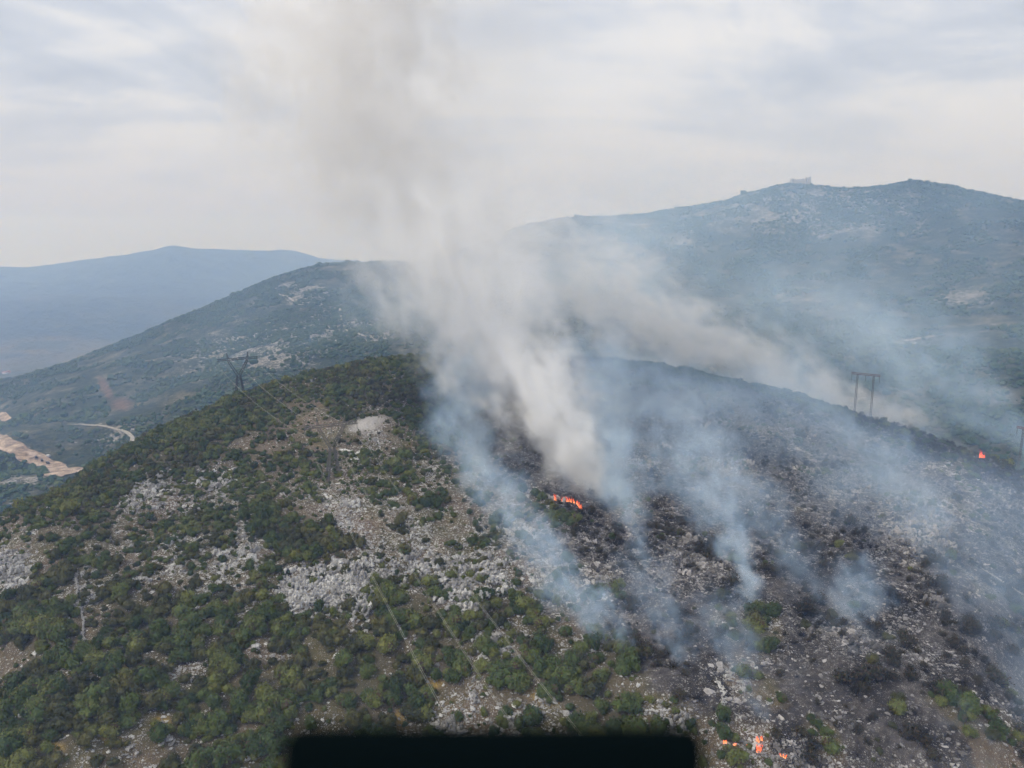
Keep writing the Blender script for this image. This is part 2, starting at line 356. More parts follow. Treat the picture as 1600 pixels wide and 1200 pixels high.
for nme, a0, a1, n, lab in (('neighbouring_hill', -47, AZS, 420, 'hazy wooded hill beyond the near one, rising from the valley road on the left'),
                            ('mountain', AZS, 50, 520, 'broad blue hazy mountain with a ruin on its summit, behind the smoke on the right')):
    x, y, f = polar(a0, a1, n, 560, 3250, 420)
    zz = np.maximum(zmid(x, y), -640)
    me = mesh_from(nme, np.stack([x, y, zz], -1).reshape(-1, 3), f, [mm], True); mid_attrs(me, x, y, zz)
    tag(link(nme, me), lab, kind='structure')

# ------------------------------------------------------------------ far plain and mountains
m, t = mat('far_country'); p = geo(t)
n1 = noise(t, p, .0009, 6, .55); n2 = noise(t, p, .006, 5, .6)
pv = N(t, 'ShaderNodeTexVoronoi', {'Vector': vmath(t, 'MULTIPLY', p, (1, 1, 0))[0], 'Scale': .0042}).outputs['Color']
fld = mixc(t, pv, (.045, .065, .035), (.17, .15, .095))
fld = mixc(t, 1.0, fld, (1.0, .92, .85), 'MULTIPLY')
wd = ramp(t, n2, [(.3, (.020, .032, .022)), (.6, (.050, .062, .042)), (.75, (.12, .12, .09))])
c = mixc(t, ramp(t, n1, [(.47, (0, 0, 0)), (.56, (1, 1, 1))]), wd, fld)
c = mixc(t, ramp(t, m_(t, 'DIVIDE', m_(t, 'ADD', N(t, 'ShaderNodeSeparateXYZ', {0: p}).outputs[2], 600.0), 500.0), [(.15, (0, 0, 0)), (.5, (1, 1, 1))]), c, wd)
surf(t, c, .95, n2, .8, 60.0)
x, y, f = polar(-50, 50, 460, 1150, 12500, 260)
zz = np.maximum(zfar(x, y), -640)
tag(link('distant_mountains', mesh_from('distant_mountains', np.stack([x, y, zz], -1).reshape(-1, 3), f, [m], True)), 'distant plain of fields and a long blue mountain range on the left horizon', kind='structure')

# haze
tops = 430.0; bot = -690.0
m, t = mat('haze')
hv = N(t, 'ShaderNodeVolumePrincipled', {'Color': (.36, .55, 1.0, 1), 'Density': 2.1e-4, 'Anisotropy': .15, 'Absorption Color': (.97, .97, .97, 1)})
hv.inputs['Density Attribute'].default_value = ''
N(t, 'ShaderNodeOutputMaterial', {1: hv.outputs[0]})
me = mesh_from('haze', [(sx_ * 12600, yy, zz_) for sx_ in (-1, 1) for yy in (-3000, 14500) for zz_ in (bot, tops)],
    [(0, 1, 3, 2), (4, 6, 7, 5), (0, 4, 5, 1), (2, 3, 7, 6), (0, 2, 6, 4), (1, 5, 7, 3)], [m])
tag(link('haze', me), kind='stuff')
# ------------------------------------------------------------------ shrubs and rocks: prototypes
def foliage_mat(name, a, b, c, dead=0.0):
    m, t = mat(name)
    oi = N(t, 'ShaderNodeObjectInfo'); isl = N(t, 'ShaderNodeNewGeometry').outputs['Random Per Island']
    oc = N(t, 'ShaderNodeTexCoord').outputs['Object']
    k = m_(t, 'ADD', m_(t, 'MULTIPLY', oi.outputs['Random'], .62), m_(t, 'ADD', m_(t, 'MULTIPLY', isl, .22), m_(t, 'MULTIPLY', noise(t, oc, 1.6, 2), .3)))
    col = ramp(t, k, [(.12, a), (.5, b), (.95, c)])
    if dead: col = mixc(t, ramp(t, isl, [(.9 - dead, (0, 0, 0)), (1.0 - dead, (1, 1, 1))]), col, (.075, .052, .030))
    surf(t, col, .75); return m
GREEN = foliage_mat('evergreen_leaves', (.022, .041, .012), (.070, .100, .027), (.175, .18, .05), .06)
OLIVE = foliage_mat('dry_olive_leaves', (.030, .036, .013), (.058, .062, .022), (.115, .11, .038), .07)
SCORCH = foliage_mat('scorched_leaves', (.018, .021, .012), (.034, .037, .019), (.065, .064, .032), .35)
CHAR = plain('charred_twigs', (.022, .019, .018), .95)
BARK = plain('bark', (.07, .055, .045), .9)
def crown(seed, nleaf, leaf, lobes, squash=.8, sparse=0.0):
    r = np.random.default_rng(seed); V = []; Fs = []; n0 = 0
    L = []
    for k in range(lobes):
        a = r.uniform(0, 2 * math.pi); q = r.uniform(.0, .58) if k else 0
        L.append((math.cos(a) * q, math.sin(a) * q, r.uniform(.30, .72) * squash, r.uniform(.34, .58)))
    w = np.array([l[3] ** 2 for l in L]); w /= w.sum()
    pick = r.choice(lobes, nleaf, p=w)
    d = r.normal(size=(nleaf, 3)); d[:, 2] = np.abs(d[:, 2]) * 1.0 - .35; d /= np.linalg.norm(d, axis=1)[:, None]
    LL = np.array(L); c = LL[pick, :3]; rad = LL[pick, 3]
    bump = 1 + .16 * np.sin(d[:, 0] * 9 + pick) * np.cos(d[:, 1] * 8 + 2 * pick)
    P = c + d * (rad * bump * r.uniform(.78 - sparse * .6, 1.08, nleaf))[:, None]; P[:, 2] = np.maximum(P[:, 2], .02)
    nrm = d + r.normal(size=(nleaf, 3)) * .55; nrm /= np.linalg.norm(nrm, axis=1)[:, None]
    t1 = np.cross(nrm, r.normal(size=(nleaf, 3))); t1 /= np.linalg.norm(t1, axis=1)[:, None]; t2 = np.cross(nrm, t1)
    s = leaf * r.uniform(.6, 1.4, nleaf)
    q = np.stack([P + t1 * s[:, None] * 1.25, P + t2 * s[:, None] * .7, P - t1 * s[:, None] * 1.25, P - t2 * s[:, None] * .7], 1).reshape(-1, 3)
    f = np.arange(nleaf * 4).reshape(-1, 4)
    V = [q]; F4 = [f]; n0 = len(q)
    if not sparse:              # inner mass of each lobe, so that light does not pass straight through
        bm = bmesh.new(); bmesh.ops.create_icosphere(bm, subdivisions=1, radius=1); iv = np.array([v.co[:] for v in bm.verts]); fi = np.array([[v.index for v in ff.verts] for ff in bm.faces]); bm.free()
        for l in L:
            V.append(np.maximum(iv * l[3] * .84 + np.array(l[:3]), [-9, -9, .0])); F4.append(np.concatenate([fi, fi[:, 2:]], 1)[:, :4] + n0); n0 += len(iv)
    fl = [tuple(a) if len(set(a)) == 4 else tuple(a[:3]) for a in np.concatenate(F4).tolist()]
    return np.concatenate(V), fl
def twigs(seed, n, w=.012):
    r = np.random.default_rng(seed); V = []; Fc = []
    for k in range(n):
        a = r.uniform(0, 2 * math.pi); e = r.uniform(.35, 1.4); L = r.uniform(.6, 1.0)
        b = np.array([r.normal() * .12, r.normal() * .12, 0.]); tip = b + L * np.array([math.cos(a) * math.cos(e), math.sin(a) * math.cos(e), math.sin(e) * .9])
        mid = (b + tip) / 2 + r.normal(size=3) * .06
        for p0, p1, w0, w1 in ((b, mid, w * 1.6, w), (mid, tip, w, w * .4), (mid, tip + r.normal(size=3) * .22, w * .8, w * .3)):
            s = np.array([math.sin(a), -math.cos(a), 0]); u = np.array([0, 0, 1.]); i = len(V)
            V += [p0 - s * w0, p0 + s * w0, p0 + u * w0 * 1.6, p1 - s * w1, p1 + s * w1, p1 + u * w1 * 1.6]
            Fc += [(i, i + 1, i + 4, i + 3), (i + 1, i + 2, i + 5, i + 4), (i + 2, i, i + 3, i + 5)]
    return np.array(V), Fc
def shrub_mesh(name, seed, nleaf, leaf, lobes, m1, sparse=0.0, ntw=0, squash=.8):
    v, f = crown(seed, nleaf, leaf, lobes, squash, sparse); nf = len(f)
    if ntw:
        v2, f2 = twigs(seed, ntw); f = f + [tuple(i + len(v) for i in q) for q in f2]; v = np.concatenate([v, v2])
    me = mesh_from(name, v, f, [m1, CHAR])
    if ntw:
        me.polygons.foreach_set('material_index', [0] * nf + [1] * (len(f) - nf))
    return me
HI = {'green': [shrub_mesh('shrub', 10 + k, 1100, .062, 7 + k % 4, GREEN, squash=.7 + .12 * (k % 4)) for k in range(6)],
      'olive': [shrub_mesh('shrub', 30 + k, 850, .06, 6 + k, OLIVE, squash=.7) for k in range(3)],
      'scorched': [shrub_mesh('shrub', 50 + k, 420, .055, 6, SCORCH, .8, 40) for k in range(3)],
      'charred': [shrub_mesh('shrub', 60 + k, 60, .05, 5, SCORCH, 1.0, 60) for k in range(2)]}
LO = {'green': [shrub_mesh('shrub', 110 + k, 330, .105, 6, GREEN) for k in range(4)],
      'olive': [shrub_mesh('shrub', 130 + k, 280, .10, 5, OLIVE) for k in range(2)],
      'scorched': [shrub_mesh('shrub', 150 + k, 170, .085, 5, SCORCH, .8, 16) for k in range(2)],
      'charred': [shrub_mesh('shrub', 160 + k, 30, .07, 4, SCORCH, 1.0, 24) for k in range(2)]}
KINDS = ['green', 'olive', 'scorched', 'charred']

def rock_mat():
    m, t = mat('limestone')
    oi = N(t, 'ShaderNodeObjectInfo'); p = geo(t)
    n = noise(t, p, 1.1, 5, .65); v = noise(t, vmath(t, 'MULTIPLY', p, (3.2, 3.2, .8))[0], 1.0, 4, .7)
    c = ramp(t, m_(t, 'ADD', m_(t, 'MULTIPLY', n, .6), m_(t, 'MULTIPLY', oi.outputs['Random'], .4)), [(.25, (.20, .195, .19)), (.5, (.43, .42, .41)), (.8, (.78, .77, .75))])
    c = mixc(t, ramp(t, v, [(.5, (0, 0, 0)), (.66, (1, 1, 1))]), c, (.13, .125, .12))
    surf(t, c, .95, m_(t, 'ADD', n, v), .9, .35); return m
def rock_mat_sooty():
    m, t = mat('sooty_limestone')
    oi = N(t, 'ShaderNodeObjectInfo'); p = geo(t)
    n = noise(t, p, 1.1, 5, .65)
    c = ramp(t, m_(t, 'ADD', m_(t, 'MULTIPLY', n, .5), m_(t, 'MULTIPLY', oi.outputs['Random'], .5)), [(.25, (.07, .066, .064)), (.5, (.20, .19, .185)), (.78, (.45, .43, .42))])
    surf(t, c, .95, n, .9, .35); return m
LIME, SOOT = rock_mat(), rock_mat_sooty()
def hull(r, cx, cy, sx_, sy_, sz, n=12, lean=0.0):
    bm = bmesh.new()
    for k in range(n):
        d = r.normal(size=3); d /= np.linalg.norm(d); d = np.sign(d) * np.abs(d) ** .75
        bm.verts.new((cx + d[0] * sx_ + lean * d[2], cy + d[1] * sy_, sz * .55 + d[2] * sz * .75))
    bmesh.ops.convex_hull(bm, input=bm.verts[:]); 
    for v in [v for v in bm.verts if not v.link_faces]: bm.verts.remove(v)
    bm.verts.index_update()
    v = np.array([v.co[:] for v in bm.verts]); f = [tuple(q.index for q in ff.verts) for ff in bm.faces]; bm.free(); return v, f
def rocks_mesh(name, seed, parts, m):
    r = np.random.default_rng(seed); V = []; Fc = []; n0 = 0
    for (cx, cy, a, b, h) in parts(r):
        v, f = hull(r, cx, cy, a, b, h, 14, r.normal() * .08); V.append(v); Fc += [tuple(i + n0 for i in q) for q in f]; n0 += len(v)
    return mesh_from(name, np.concatenate(V), Fc, [m])
one = lambda r: [(0, 0, r.uniform(.5, .7), r.uniform(.4, .6), r.uniform(.35, .6))]
crag = lambda r: [(r.normal() * .36, r.normal() * .26, r.uniform(.16, .34), r.uniform(.14, .28), r.uniform(.2, .55)) for _ in range(11)]
slabs = lambda r: [(r.normal() * .4, r.normal() * .35, r.uniform(.2, .42), r.uniform(.16, .32), r.uniform(.14, .34)) for _ in range(8)]
ROCKS = {}
for key, m in (('lime', LIME), ('soot', SOOT)):
    ROCKS[key] = {'stone': [rocks_mesh('boulder', 200 + k, one, m) for k in range(6)],
                  'crag': [rocks_mesh('rock_outcrop', 220 + k, crag, m) for k in range(6)],
                  'slab': [rocks_mesh('rock_outcrop', 240 + k, slabs, m) for k in range(4)]}

def scatter(name, meshes, pos, rot, scl, idx, label=None):
    col = bpy.data.collections.new(name + '_kinds')
    for i, me in enumerate(meshes):
        o = bpy.data.objects.new('%s_kind.%03d' % (name, i), me); col.objects.link(o)
    me = bpy.data.meshes.new(name); me.vertices.add(len(pos)); me.vertices.foreach_set('co', np.asarray(pos, np.float32).ravel())
    for k, a in (('rot', rot), ('scl', scl)):
        q = me.attributes.new(k, 'FLOAT_VECTOR', 'POINT'); q.data.foreach_set('vector', np.asarray(a, np.float32).ravel())
    q = me.attributes.new('idx', 'INT', 'POINT'); q.data.foreach_set('value', np.asarray(idx, np.int32))
    o = link(name, me); tag(o, label, kind='stuff')
    g = bpy.data.node_groups.new(name, 'GeometryNodeTree')
    g.interface.new_socket('Geometry', in_out='INPUT', socket_type='NodeSocketGeometry'); g.interface.new_socket('Geometry', in_out='OUTPUT', socket_type='NodeSocketGeometry')
    gi = g.nodes.new('NodeGroupInput'); go = g.nodes.new('NodeGroupOutput')
    ci = g.nodes.new('GeometryNodeCollectionInfo'); ci.inputs['Collection'].default_value = col
    ci.inputs['Separate Children'].default_value = True; ci.inputs['Reset Children'].default_value = True
    ip = g.nodes.new('GeometryNodeInstanceOnPoints'); ip.inputs['Pick Instance'].default_value = True
    def na(k, ty):
        n = g.nodes.new('GeometryNodeInputNamedAttribute'); n.data_type = ty; n.inputs['Name'].default_value = k; return n.outputs[0]
    L = g.links.new
    L(gi.outputs[0], ip.inputs['Points']); L(ci.outputs[0], ip.inputs['Instance']); L(na('idx', 'INT'), ip.inputs['Instance Index'])
    L(na('rot', 'FLOAT_VECTOR'), ip.inputs['Rotation']); L(na('scl', 'FLOAT_VECTOR'), ip.inputs['Scale']); L(ip.outputs[0], go.inputs[0])
    md = o.modifiers.new('scatter', 'NODES'); md.node_group = g
    return o

# ------------------------------------------------------------------ where shrubs and rocks stand on the near hill
def candidates(step, rmax, seed, rmin=135):
    r = np.random.default_rng(seed)
    gx, gy = np.meshgrid(np.arange(-480, 520, step), np.arange(80, rmax, step))
    gx = gx.ravel() + r.uniform(-.5, .5, gx.size) * step; gy = gy.ravel() + r.uniform(-.5, .5, gy.size) * step
    R = np.hypot(gx, gy); A = np.degrees(np.arctan2(gx, gy))
    k = (R > rmin) & (R < rmax) & (np.abs(A) < 39); gx, gy = gx[k], gy[k]
    gz = ground(gx, gy); return gx, gy, gz, r
DRY = [(125, 925), (117, 905), (122, 940), (128, 960), (131, 985), (130, 1005)]
gx, gy, gz, r = candidates(2.6, 680, 5)
qx, qy, qd, veg, rock, burn, bare, slab = covers(gx, gy, gz)
patch = .55 * fbm(gx, gy, 16, 3, 61) + .75 * fbm(gx, gy, 7, 2, 62)
dens = veg * (1 - .85 * np.clip(bare * 1.3, 0, 1)) * (1 - slab)
# dark unburned trees still stand along the crest on the right
crest = (np.abs(qy - np.interp(qx, [950, 1000, 1100, 1200, 1300, 1440, 1600], [568, 570, 586, 608, 638, 690, 745])) < 9) & (qx > 960)
dens = np.where(crest, .95, dens)
nearf = np.clip((330 - np.hypot(gx, gy)) / 70, 0, 1)
keep = (dens * (1.05 - .28 * nearf) - .02 + .75 * patch + .12 * nearf * patch) > r.uniform(.12, .92, len(gx)) 
tuft = r.uniform(size=len(gx)) < np.where(burn > .5, .05, .24)
small = tuft & ~keep; keep |= tuft
keep &= ~((burn > .5) & ~crest & (r.uniform(size=len(gx)) < .18))
gx, gy, gz, qx, qy, qd, veg, rock, burn, patch, crest, dens, small = [a[keep] for a in (gx, gy, gz, qx, qy, qd, veg, rock, burn, patch, crest, dens, small)]
n = len(gx); R = np.hypot(gx, gy)
tone = .7 * fbm(gx, gy, 28, 3, 71) + r.normal(size=n) * .20
kind = np.where(tone > .17, 1, 0)
kb = np.where(r.uniform(size=n) < .26, 3, np.where(r.uniform(size=n) < .88, 2, np.where(r.uniform(size=n) < .6, 1, 0)))
kind = np.where((burn > .45) & ~crest, kb, kind); kind = np.where(crest & (qx > 1330) & (r.uniform(size=n) < .75), 2, kind)
near = np.clip((400 - R) / 170, 0, 1)
rad = r.lognormal(0, .40, n) * (1.35 + .95 * near) * (.8 + .5 * np.clip(dens, 0, 1)); rad = np.clip(rad, .5, 4.8)
rad = np.where((burn > .5) & ~crest, rad * np.where(kind == 2, 1.2, .9), rad)
rad = np.where(crest, rad * .85, rad); rad = rad * (1 - .34 * np.clip((rock - .3) * 2.2, 0, 1)); rad = np.where(small & ~crest, rad * .5, rad)
hgt = rad * r.uniform(.9, 1.35, n)
pos = np.stack([gx, gy, gz - .12 * rad], -1)
rot = np.stack([r.normal(size=n) * .08, r.normal(size=n) * .08, r.uniform(0, 6.283, n)], -1)
scl = np.stack([rad, rad * r.uniform(.85, 1.15, n), hgt], -1)
vis = (qx > 8) & (qx < 1592) & (qy < 1190) & ~((qx > 415) & (qx < 1125) & (qy > 1130))
size = rad / np.sqrt(gx ** 2 + gy ** 2 + gz ** 2) * np.where(kind == 3, .8, 1)
order = np.argsort(-np.where(vis, size, 0)); ind = order[:300]; mask = np.ones(n, bool); mask[ind] = False

MARKS = [('drystone wall', 128, 975), ('left edge cliff', 15, 870), ('grey rock band', 520, 915), ('black ledge', 770, 1110),
         ('round white boulder', 803, 1103), ('yellow grass patch', 370, 1155), ('middle power cables', 700, 970), ('leftmost power cables', 640, 990), ('rightmost power cables', 790, 1010),
         ('lower right flames', 1185, 1160), ('curved stone wall', 1122, 1095), ('forked smoke wisp', 985, 1050), ('small smoke wisp', 1075, 1060), ('broad smoke puff', 1345, 1060), ('pale footpath', 1555, 905),
         ('tall thin wisp', 1165, 900), ('blue smoke bank', 900, 930), ('pale burned outcrop', 1430, 1065), ('bottom left corner', 40, 1180), ('bottom right corner', 1560, 1180), ('left edge', 10, 1060), ('right edge', 1590, 1030), ('brown clearing', 520, 670), ('white rock knoll', 560, 710),
         ('rust coloured scree', 40, 1030), ('long pale scree', 290, 1040), ('white stone slab', 392, 982), ('bottom right rubble', 1280, 1170), ('main flame line', 890, 785), ('small white boulder', 692, 979)]
MX = np.array([m[1] for m in MARKS], float); MY = np.array([m[2] for m in MARKS], float)
def where_words(x_, y_):
    dx, dy = x_ - MX, (y_ - MY); i = int(np.argmin(dx * dx + dy * dy)); dx, dy = dx[i], dy[i]; D = math.hypot(dx, dy)
    if D < 18: rel = 'right beside'
    else:
        a = math.degrees(math.atan2(-dy, dx)) % 360
        rel = ['right of', 'above and right of', 'above', 'above and left of', 'left of', 'below and left of', 'below', 'below and right of'][int((a + 22.5) // 45) % 8]
        rel = ('just ' if D < 60 else 'far ' if D > 110 else '') + rel.replace('above and', 'upper').replace('below and', 'lower')
    return rel + ' the ' + MARKS[i][0]
PENDING = []
def finish_labels():
    by = {}
    for o, lab, x_ in PENDING: by.setdefault(lab, []).append((x_, o))
    NTH = ['first', 'second', 'third', 'fourth', 'fifth', 'sixth', 'seventh', 'eighth', 'ninth', 'tenth', 'eleventh', 'twelfth', 'thirteenth', 'fourteenth', 'fifteenth', 'sixteenth', 'seventeenth', 'eighteenth', 'nineteenth', 'twentieth'] + ['twenty-' + w for w in ('first', 'second', 'third', 'fourth', 'fifth', 'sixth', 'seventh', 'eighth', 'ninth')]
    for lab, L in by.items():
        L.sort(key=lambda q: q[0])
        for i, (x_, o) in enumerate(L):
            pre = '' if len(L) == 1 else ('left hand ', 'right hand ')[i] if len(L) == 2 else ('leftmost ', 'middle ', 'rightmost ')[i] if len(L) == 3 else NTH[min(i, 28)] + ' from left: '
            o['label'] = pre + lab
ADJ = {'green': ['dark green', 'bushy dark green'], 'olive': ['olive green', 'yellowish green'], 'scorched': ['scorched brown', 'scorched brown'], 'charred': ['bare charred', 'bare blackened']}
used = {}
def unique(lab, things=('larger', 'smaller')):
    k = used.get(lab, 0); used[lab] = k + 1; return lab, k
proto_used = {}
for q in ind:
    kd = KINDS[kind[q]]; me = HI[kd][int(q) % len(HI[kd])]
    o = link('shrub', me, loc=pos[q], rot=rot[q], scale=scl[q])
    big = 'large' if rad[q] > 3.1 else 'medium' if rad[q] > 2.4 else 'small'
    low = 'low' if scl[q][2] / rad[q] < 1.1 else 'rounded'
    ad = ADJ[kd][0]
    px_ = qx[q]; py_ = qy[q] - rad[q] / qd[q] * F * .5
    lab = '%s %s %s shrub %s' % (big, low, ad, where_words(px_, py_))
    tag(o, lab, 'shrub', 'shrubs near the camera on the hillside'); PENDING.append((o, lab, px_))
for k, kd in enumerate(KINDS):
    nm = {'green': 'evergreen_scrub', 'olive': 'olive_scrub', 'scorched': 'scorched_scrub', 'charred': 'charred_scrub'}[kd]
    for hi, (P, sel) in enumerate(((LO[kd], mask & (kind == k) & (R > 330)), (HI[kd], mask & (kind == k) & (R <= 330)))):
        if sel.any():
            scatter(nm, P, pos[sel], rot[sel], scl[sel], rng.integers(0, len(P), sel.sum()),
                {'green': 'dark green evergreen scrub covering the unburned hillside', 'olive': 'dry olive scrub between the dark bushes', 'scorched': 'scorched brown scrub on the burned slope', 'charred': 'leafless blackened scrub on the burned slope'}[kd])
print('shrubs', n)

gx, gy, gz, r = candidates(1.2, 640, 6, 150)
qx, qy, qd, veg, rock, burn, bare, slab = covers(gx, gy, gz)
rn = fbm(gx, gy, 9, 3, 81); kn = .10 + rock * 1.05 + .75 * rn
keep = (kn > r.uniform(.22, 1.05, len(gx))) & (qy < 1215) & (slab < .3)
keep |= (bare > .3) & (r.uniform(size=len(gx)) < .55)
gx, gy, gz, qx, qy, qd, rock, burn, kn, bare = [a[keep] for a in (gx, gy, gz, qx, qy, qd, rock, burn, kn, bare)]
n = len(gx); R = np.hypot(gx, gy)
u = r.uniform(size=n)
typ = np.where((kn > .95) & (u < .30), 1, np.where((kn > .62) & (u < .30), 2, 0))
cliff = ((qx > 405) & (qx < 620) & (qy > 875) & (qy < 965)) | ((qx < 50) & (qy > 850) & (qy < 910)) | ((qx > 640) & (qx < 790) & (qy > 880) & (qy < 970)) | ((qx > 1400) & (qx < 1500) & (qy > 800) & (qy < 870))
cliff |= ((qx > 300) & (qx < 375) & (qy > 735) & (qy < 770)) | ((qx > 180) & (qx < 260) & (qy > 740) & (qy < 800))
cliff &= rock > .55
typ = np.where(cliff & (u < .5), 1, typ)
rad = r.lognormal(0, .42, n) * np.select([typ == 1, typ == 2], [1.25, 1.15], .46)
rad = rad * (1 + .35 * np.clip((330 - R) / 70, 0, 1)); rad = np.where(cliff & (typ == 1), rad * 1.5, rad); rad = np.where((typ == 1) & (u < .05), rad * 1.5, rad); rad = np.clip(rad, .2, 3.8)
hh = rad * np.select([typ == 1, typ == 2], [r.uniform(.7, 1.3, n), r.uniform(.5, 1.0, n)], r.uniform(.6, 1.1, n))
pos = np.stack([gx, gy, gz - .2 * rad], -1)
rot = np.stack([r.normal(size=n) * .14, r.normal(size=n) * .14, r.uniform(0, 6.283, n)], -1)
scl = np.stack([rad, rad * r.uniform(.7, 1.2, n), hh], -1)
vis = (qx > 8) & (qx < 1592) & (qy < 1190) & ~((qx > 415) & (qx < 1125) & (qy > 1130))
size = np.sqrt(rad * hh) / R; order = np.argsort(-np.where(vis, size, 0)); ind = order[:300]; mask = np.ones(n, bool); mask[ind] = False
TY = ['stone', 'crag', 'slab']; mk_ = np.where(burn > .5, 1, 0)
for q in ind:
    P = ROCKS['soot' if mk_[q] else 'lime'][TY[typ[q]]]
    nm = 'boulder' if typ[q] == 0 else 'rock_outcrop'
    o = link(nm, P[int(q) % len(P)], loc=pos[q], rot=rot[q], scale=scl[q])
    lab = '%s %s %s %s' % ('large' if rad[q] > 2 else 'medium' if rad[q] > 1.5 else 'small', 'soot stained' if mk_[q] else 'pale grey', ['angular boulder', 'jagged outcrop', 'flat outcrop'][typ[q]], where_words(qx[q], qy[q]))
    tag(o, lab, 'rock', 'limestone boulders and outcrops on the hillside'); PENDING.append((o, lab, qx[q]))
finish_labels()
for key, mval in (('lime', 0), ('soot', 1)):
    P = ROCKS[key]['stone'] + ROCKS[key]['crag'] + ROCKS[key]['slab']
    sel = mask & (mk_ == mval)
    off = np.select([typ[sel] == 1, typ[sel] == 2], [6 + rng.integers(0, 6, sel.sum()), 12 + rng.integers(0, 4, sel.sum())], rng.integers(0, 6, sel.sum()))
    scatter('limestone_rubble' if mval == 0 else 'sooty_rubble', P, pos[sel], rot[sel], scl[sel], off, 'loose pale limestone rubble over the green hillside' if mval == 0 else 'soot stained limestone rubble over the burned slope')
print('rocks', n)

# trees of the neighbouring hill and the valley, too far away to tell apart
FARGREEN = foliage_mat('far_leaves', (.020, .048, .020), (.036, .072, .028), (.075, .10, .04))
def blob(seed):
    r = np.random.default_rng(seed); bm = bmesh.new(); bmesh.ops.create_icosphere(bm, subdivisions=2, radius=1)
    for v in bm.verts: v.co *= 1 + r.normal() * .16; v.co.z = v.co.z * .8 + .5
    me = bpy.data.meshes.new('tree'); bm.to_mesh(me); bm.free(); me.materials.append(FARGREEN); return me
r = np.random.default_rng(99); nn_ = 110000
A = np.radians(r.uniform(-38, 40, nn_)); Rr = np.sqrt(r.uniform(650 ** 2, 2450 ** 2, nn_)); tx, ty = np.sin(A) * Rr, np.cos(A) * Rr
k = fbm(tx, ty, 60, 4, 97) + .5 * fbm(tx, ty, 400, 2, 98) > -.10 + r.uniform(-.12, .12, nn_)
tx, ty = tx[k], ty[k]; tz_ = np.maximum(zmid(tx, ty), -640); qx, qy, qd = proj(np.stack([tx, ty, tz_], -1))
bad = ((qy > 675 + (qx) * .42 - 4) & (qy < 706 + qx * .42) & (qx < 130)) | (ellipse(qx, qy, 165, 607, 26, 9, 62) > 0) | (ellipse(qx, qy, 190, 632, 22, 13) > 0)
bad |= (qx < 20) & (qy > 642) & (qy < 662) | (np.abs(qy - np.interp(qx, [100, 170, 208], [664, 668, 683])) < 5) & (qx > 100) & (qx < 212) | (np.abs(qx - 207) < 6) & (qy > 680) & (qy < 710)
tx, ty, tz_ = tx[~bad], ty[~bad], tz_[~bad]; m_n = len(tx); sc_ = r.lognormal(0, .35, m_n) * 2.2
scatter('distant_trees', [blob(k) for k in range(4)], np.stack([tx, ty, tz_], -1), np.stack([0 * tx, 0 * tx, r.uniform(0, 6, m_n)], -1), np.stack([sc_, sc_, sc_], -1), r.integers(0, 4, m_n), 'scattered dark trees and scrub over the hazy hills beyond')
# ------------------------------------------------------------------ built things
class MB:
    def __init__(s): s.v = []; s.f = []; s.n = 0
    def add(s, v, f):
        s.v.append(np.asarray(v, float)); s.f += [tuple(i + s.n for i in q) for q in f]; s.n += len(v)
    def strut(s, a, b, w):
        a = np.asarray(a, float); b = np.asarray(b, float); d = b - a; d /= np.linalg.norm(d) + 1e-9
        u = np.cross(d, (0, 0, 1.)) if abs(d[2]) < .95 else np.cross(d, (1., 0, 0)); u /= np.linalg.norm(u); k = np.cross(d, u)
        c = [(-1, -1), (1, -1), (1, 1), (-1, 1)]
        s.add([a + (u * i + k * j) * w / 2 for i, j in c] + [b + (u * i + k * j) * w / 2 for i, j in c],
              [(0, 1, 5, 4), (1, 2, 6, 5), (2, 3, 7, 6), (3, 0, 4, 7), (3, 2, 1, 0), (4, 5, 6, 7)])
    def box(s, x0, x1, y0, y1, z0, z1):
        s.add([(x, y, z) for x in (x0, x1) for y in (y0, y1) for z in (z0, z1)],
              [(0, 1, 3, 2), (4, 6, 7, 5), (0, 4, 5, 1), (2, 3, 7, 6), (0, 2, 6, 4), (1, 5, 7, 3)])
    def truss(s, a, b, ra, rb, bays, w=.18, wz=.09, up=(0, 1, 0)):
        a = np.asarray(a, float); b = np.asarray(b, float); d = b - a; d /= np.linalg.norm(d)
        u = np.asarray(up, float); u = u - d * (u @ d); u /= np.linalg.norm(u); k = np.cross(d, u)
        cs = [(-1, -1), (1, -1), (1, 1), (-1, 1)]
        P = lambda t, c: a + (b - a) * t + (u * c[0] + k * c[1]) * (ra + (rb - ra) * t)
        for i in range(4):
            s.strut(P(0, cs[i]), P(1, cs[i]), w)
            for q in range(bays):
                t0, t1 = q / bays, (q + 1) / bays; A, B = (cs[i], cs[(i + 1) % 4]) if q % 2 else (cs[(i + 1) % 4], cs[i])
                s.strut(P(t0, A), P(t1, B), wz)
    def build(s, name, m, parent=None, **kw):
        me = mesh_from(name, np.concatenate(s.v), s.f, [m] if m else []); return link(name, me, parent, **kw)
def empty(name, loc, rz=0.0):
    o = bpy.data.objects.new(name, None); COL.objects.link(o); o.location = loc; o.rotation_euler = (0, 0, rz); return o
STEEL = plain('weathered_steel', (.06, .065, .07), .7, .1); PALE_STEEL = plain('galvanised_steel', (.15, .15, .16), .7); WARN = plain('faded_red_paint', (.22, .10, .085), .6)
ALU = plain('aluminium_conductor', (.50, .49, .42), .55, .0); GLASSC = plain('porcelain', (.10, .12, .11), .4)
PALE2 = plain('dull_galvanised_steel', (.17, .16, .145), .8)
def base_at(px, R):             # ground under a column of the photograph at slant range R
    d = ray(px, 600); h = math.hypot(d[0], d[1]); x_, y_ = d[0] / h * R, d[1] / h * R
    return np.array([x_, y_, float(ground(np.array([x_]), np.array([y_]))[0])])
T1 = base_at(374, 512); T2 = hit(521, 745)[0]
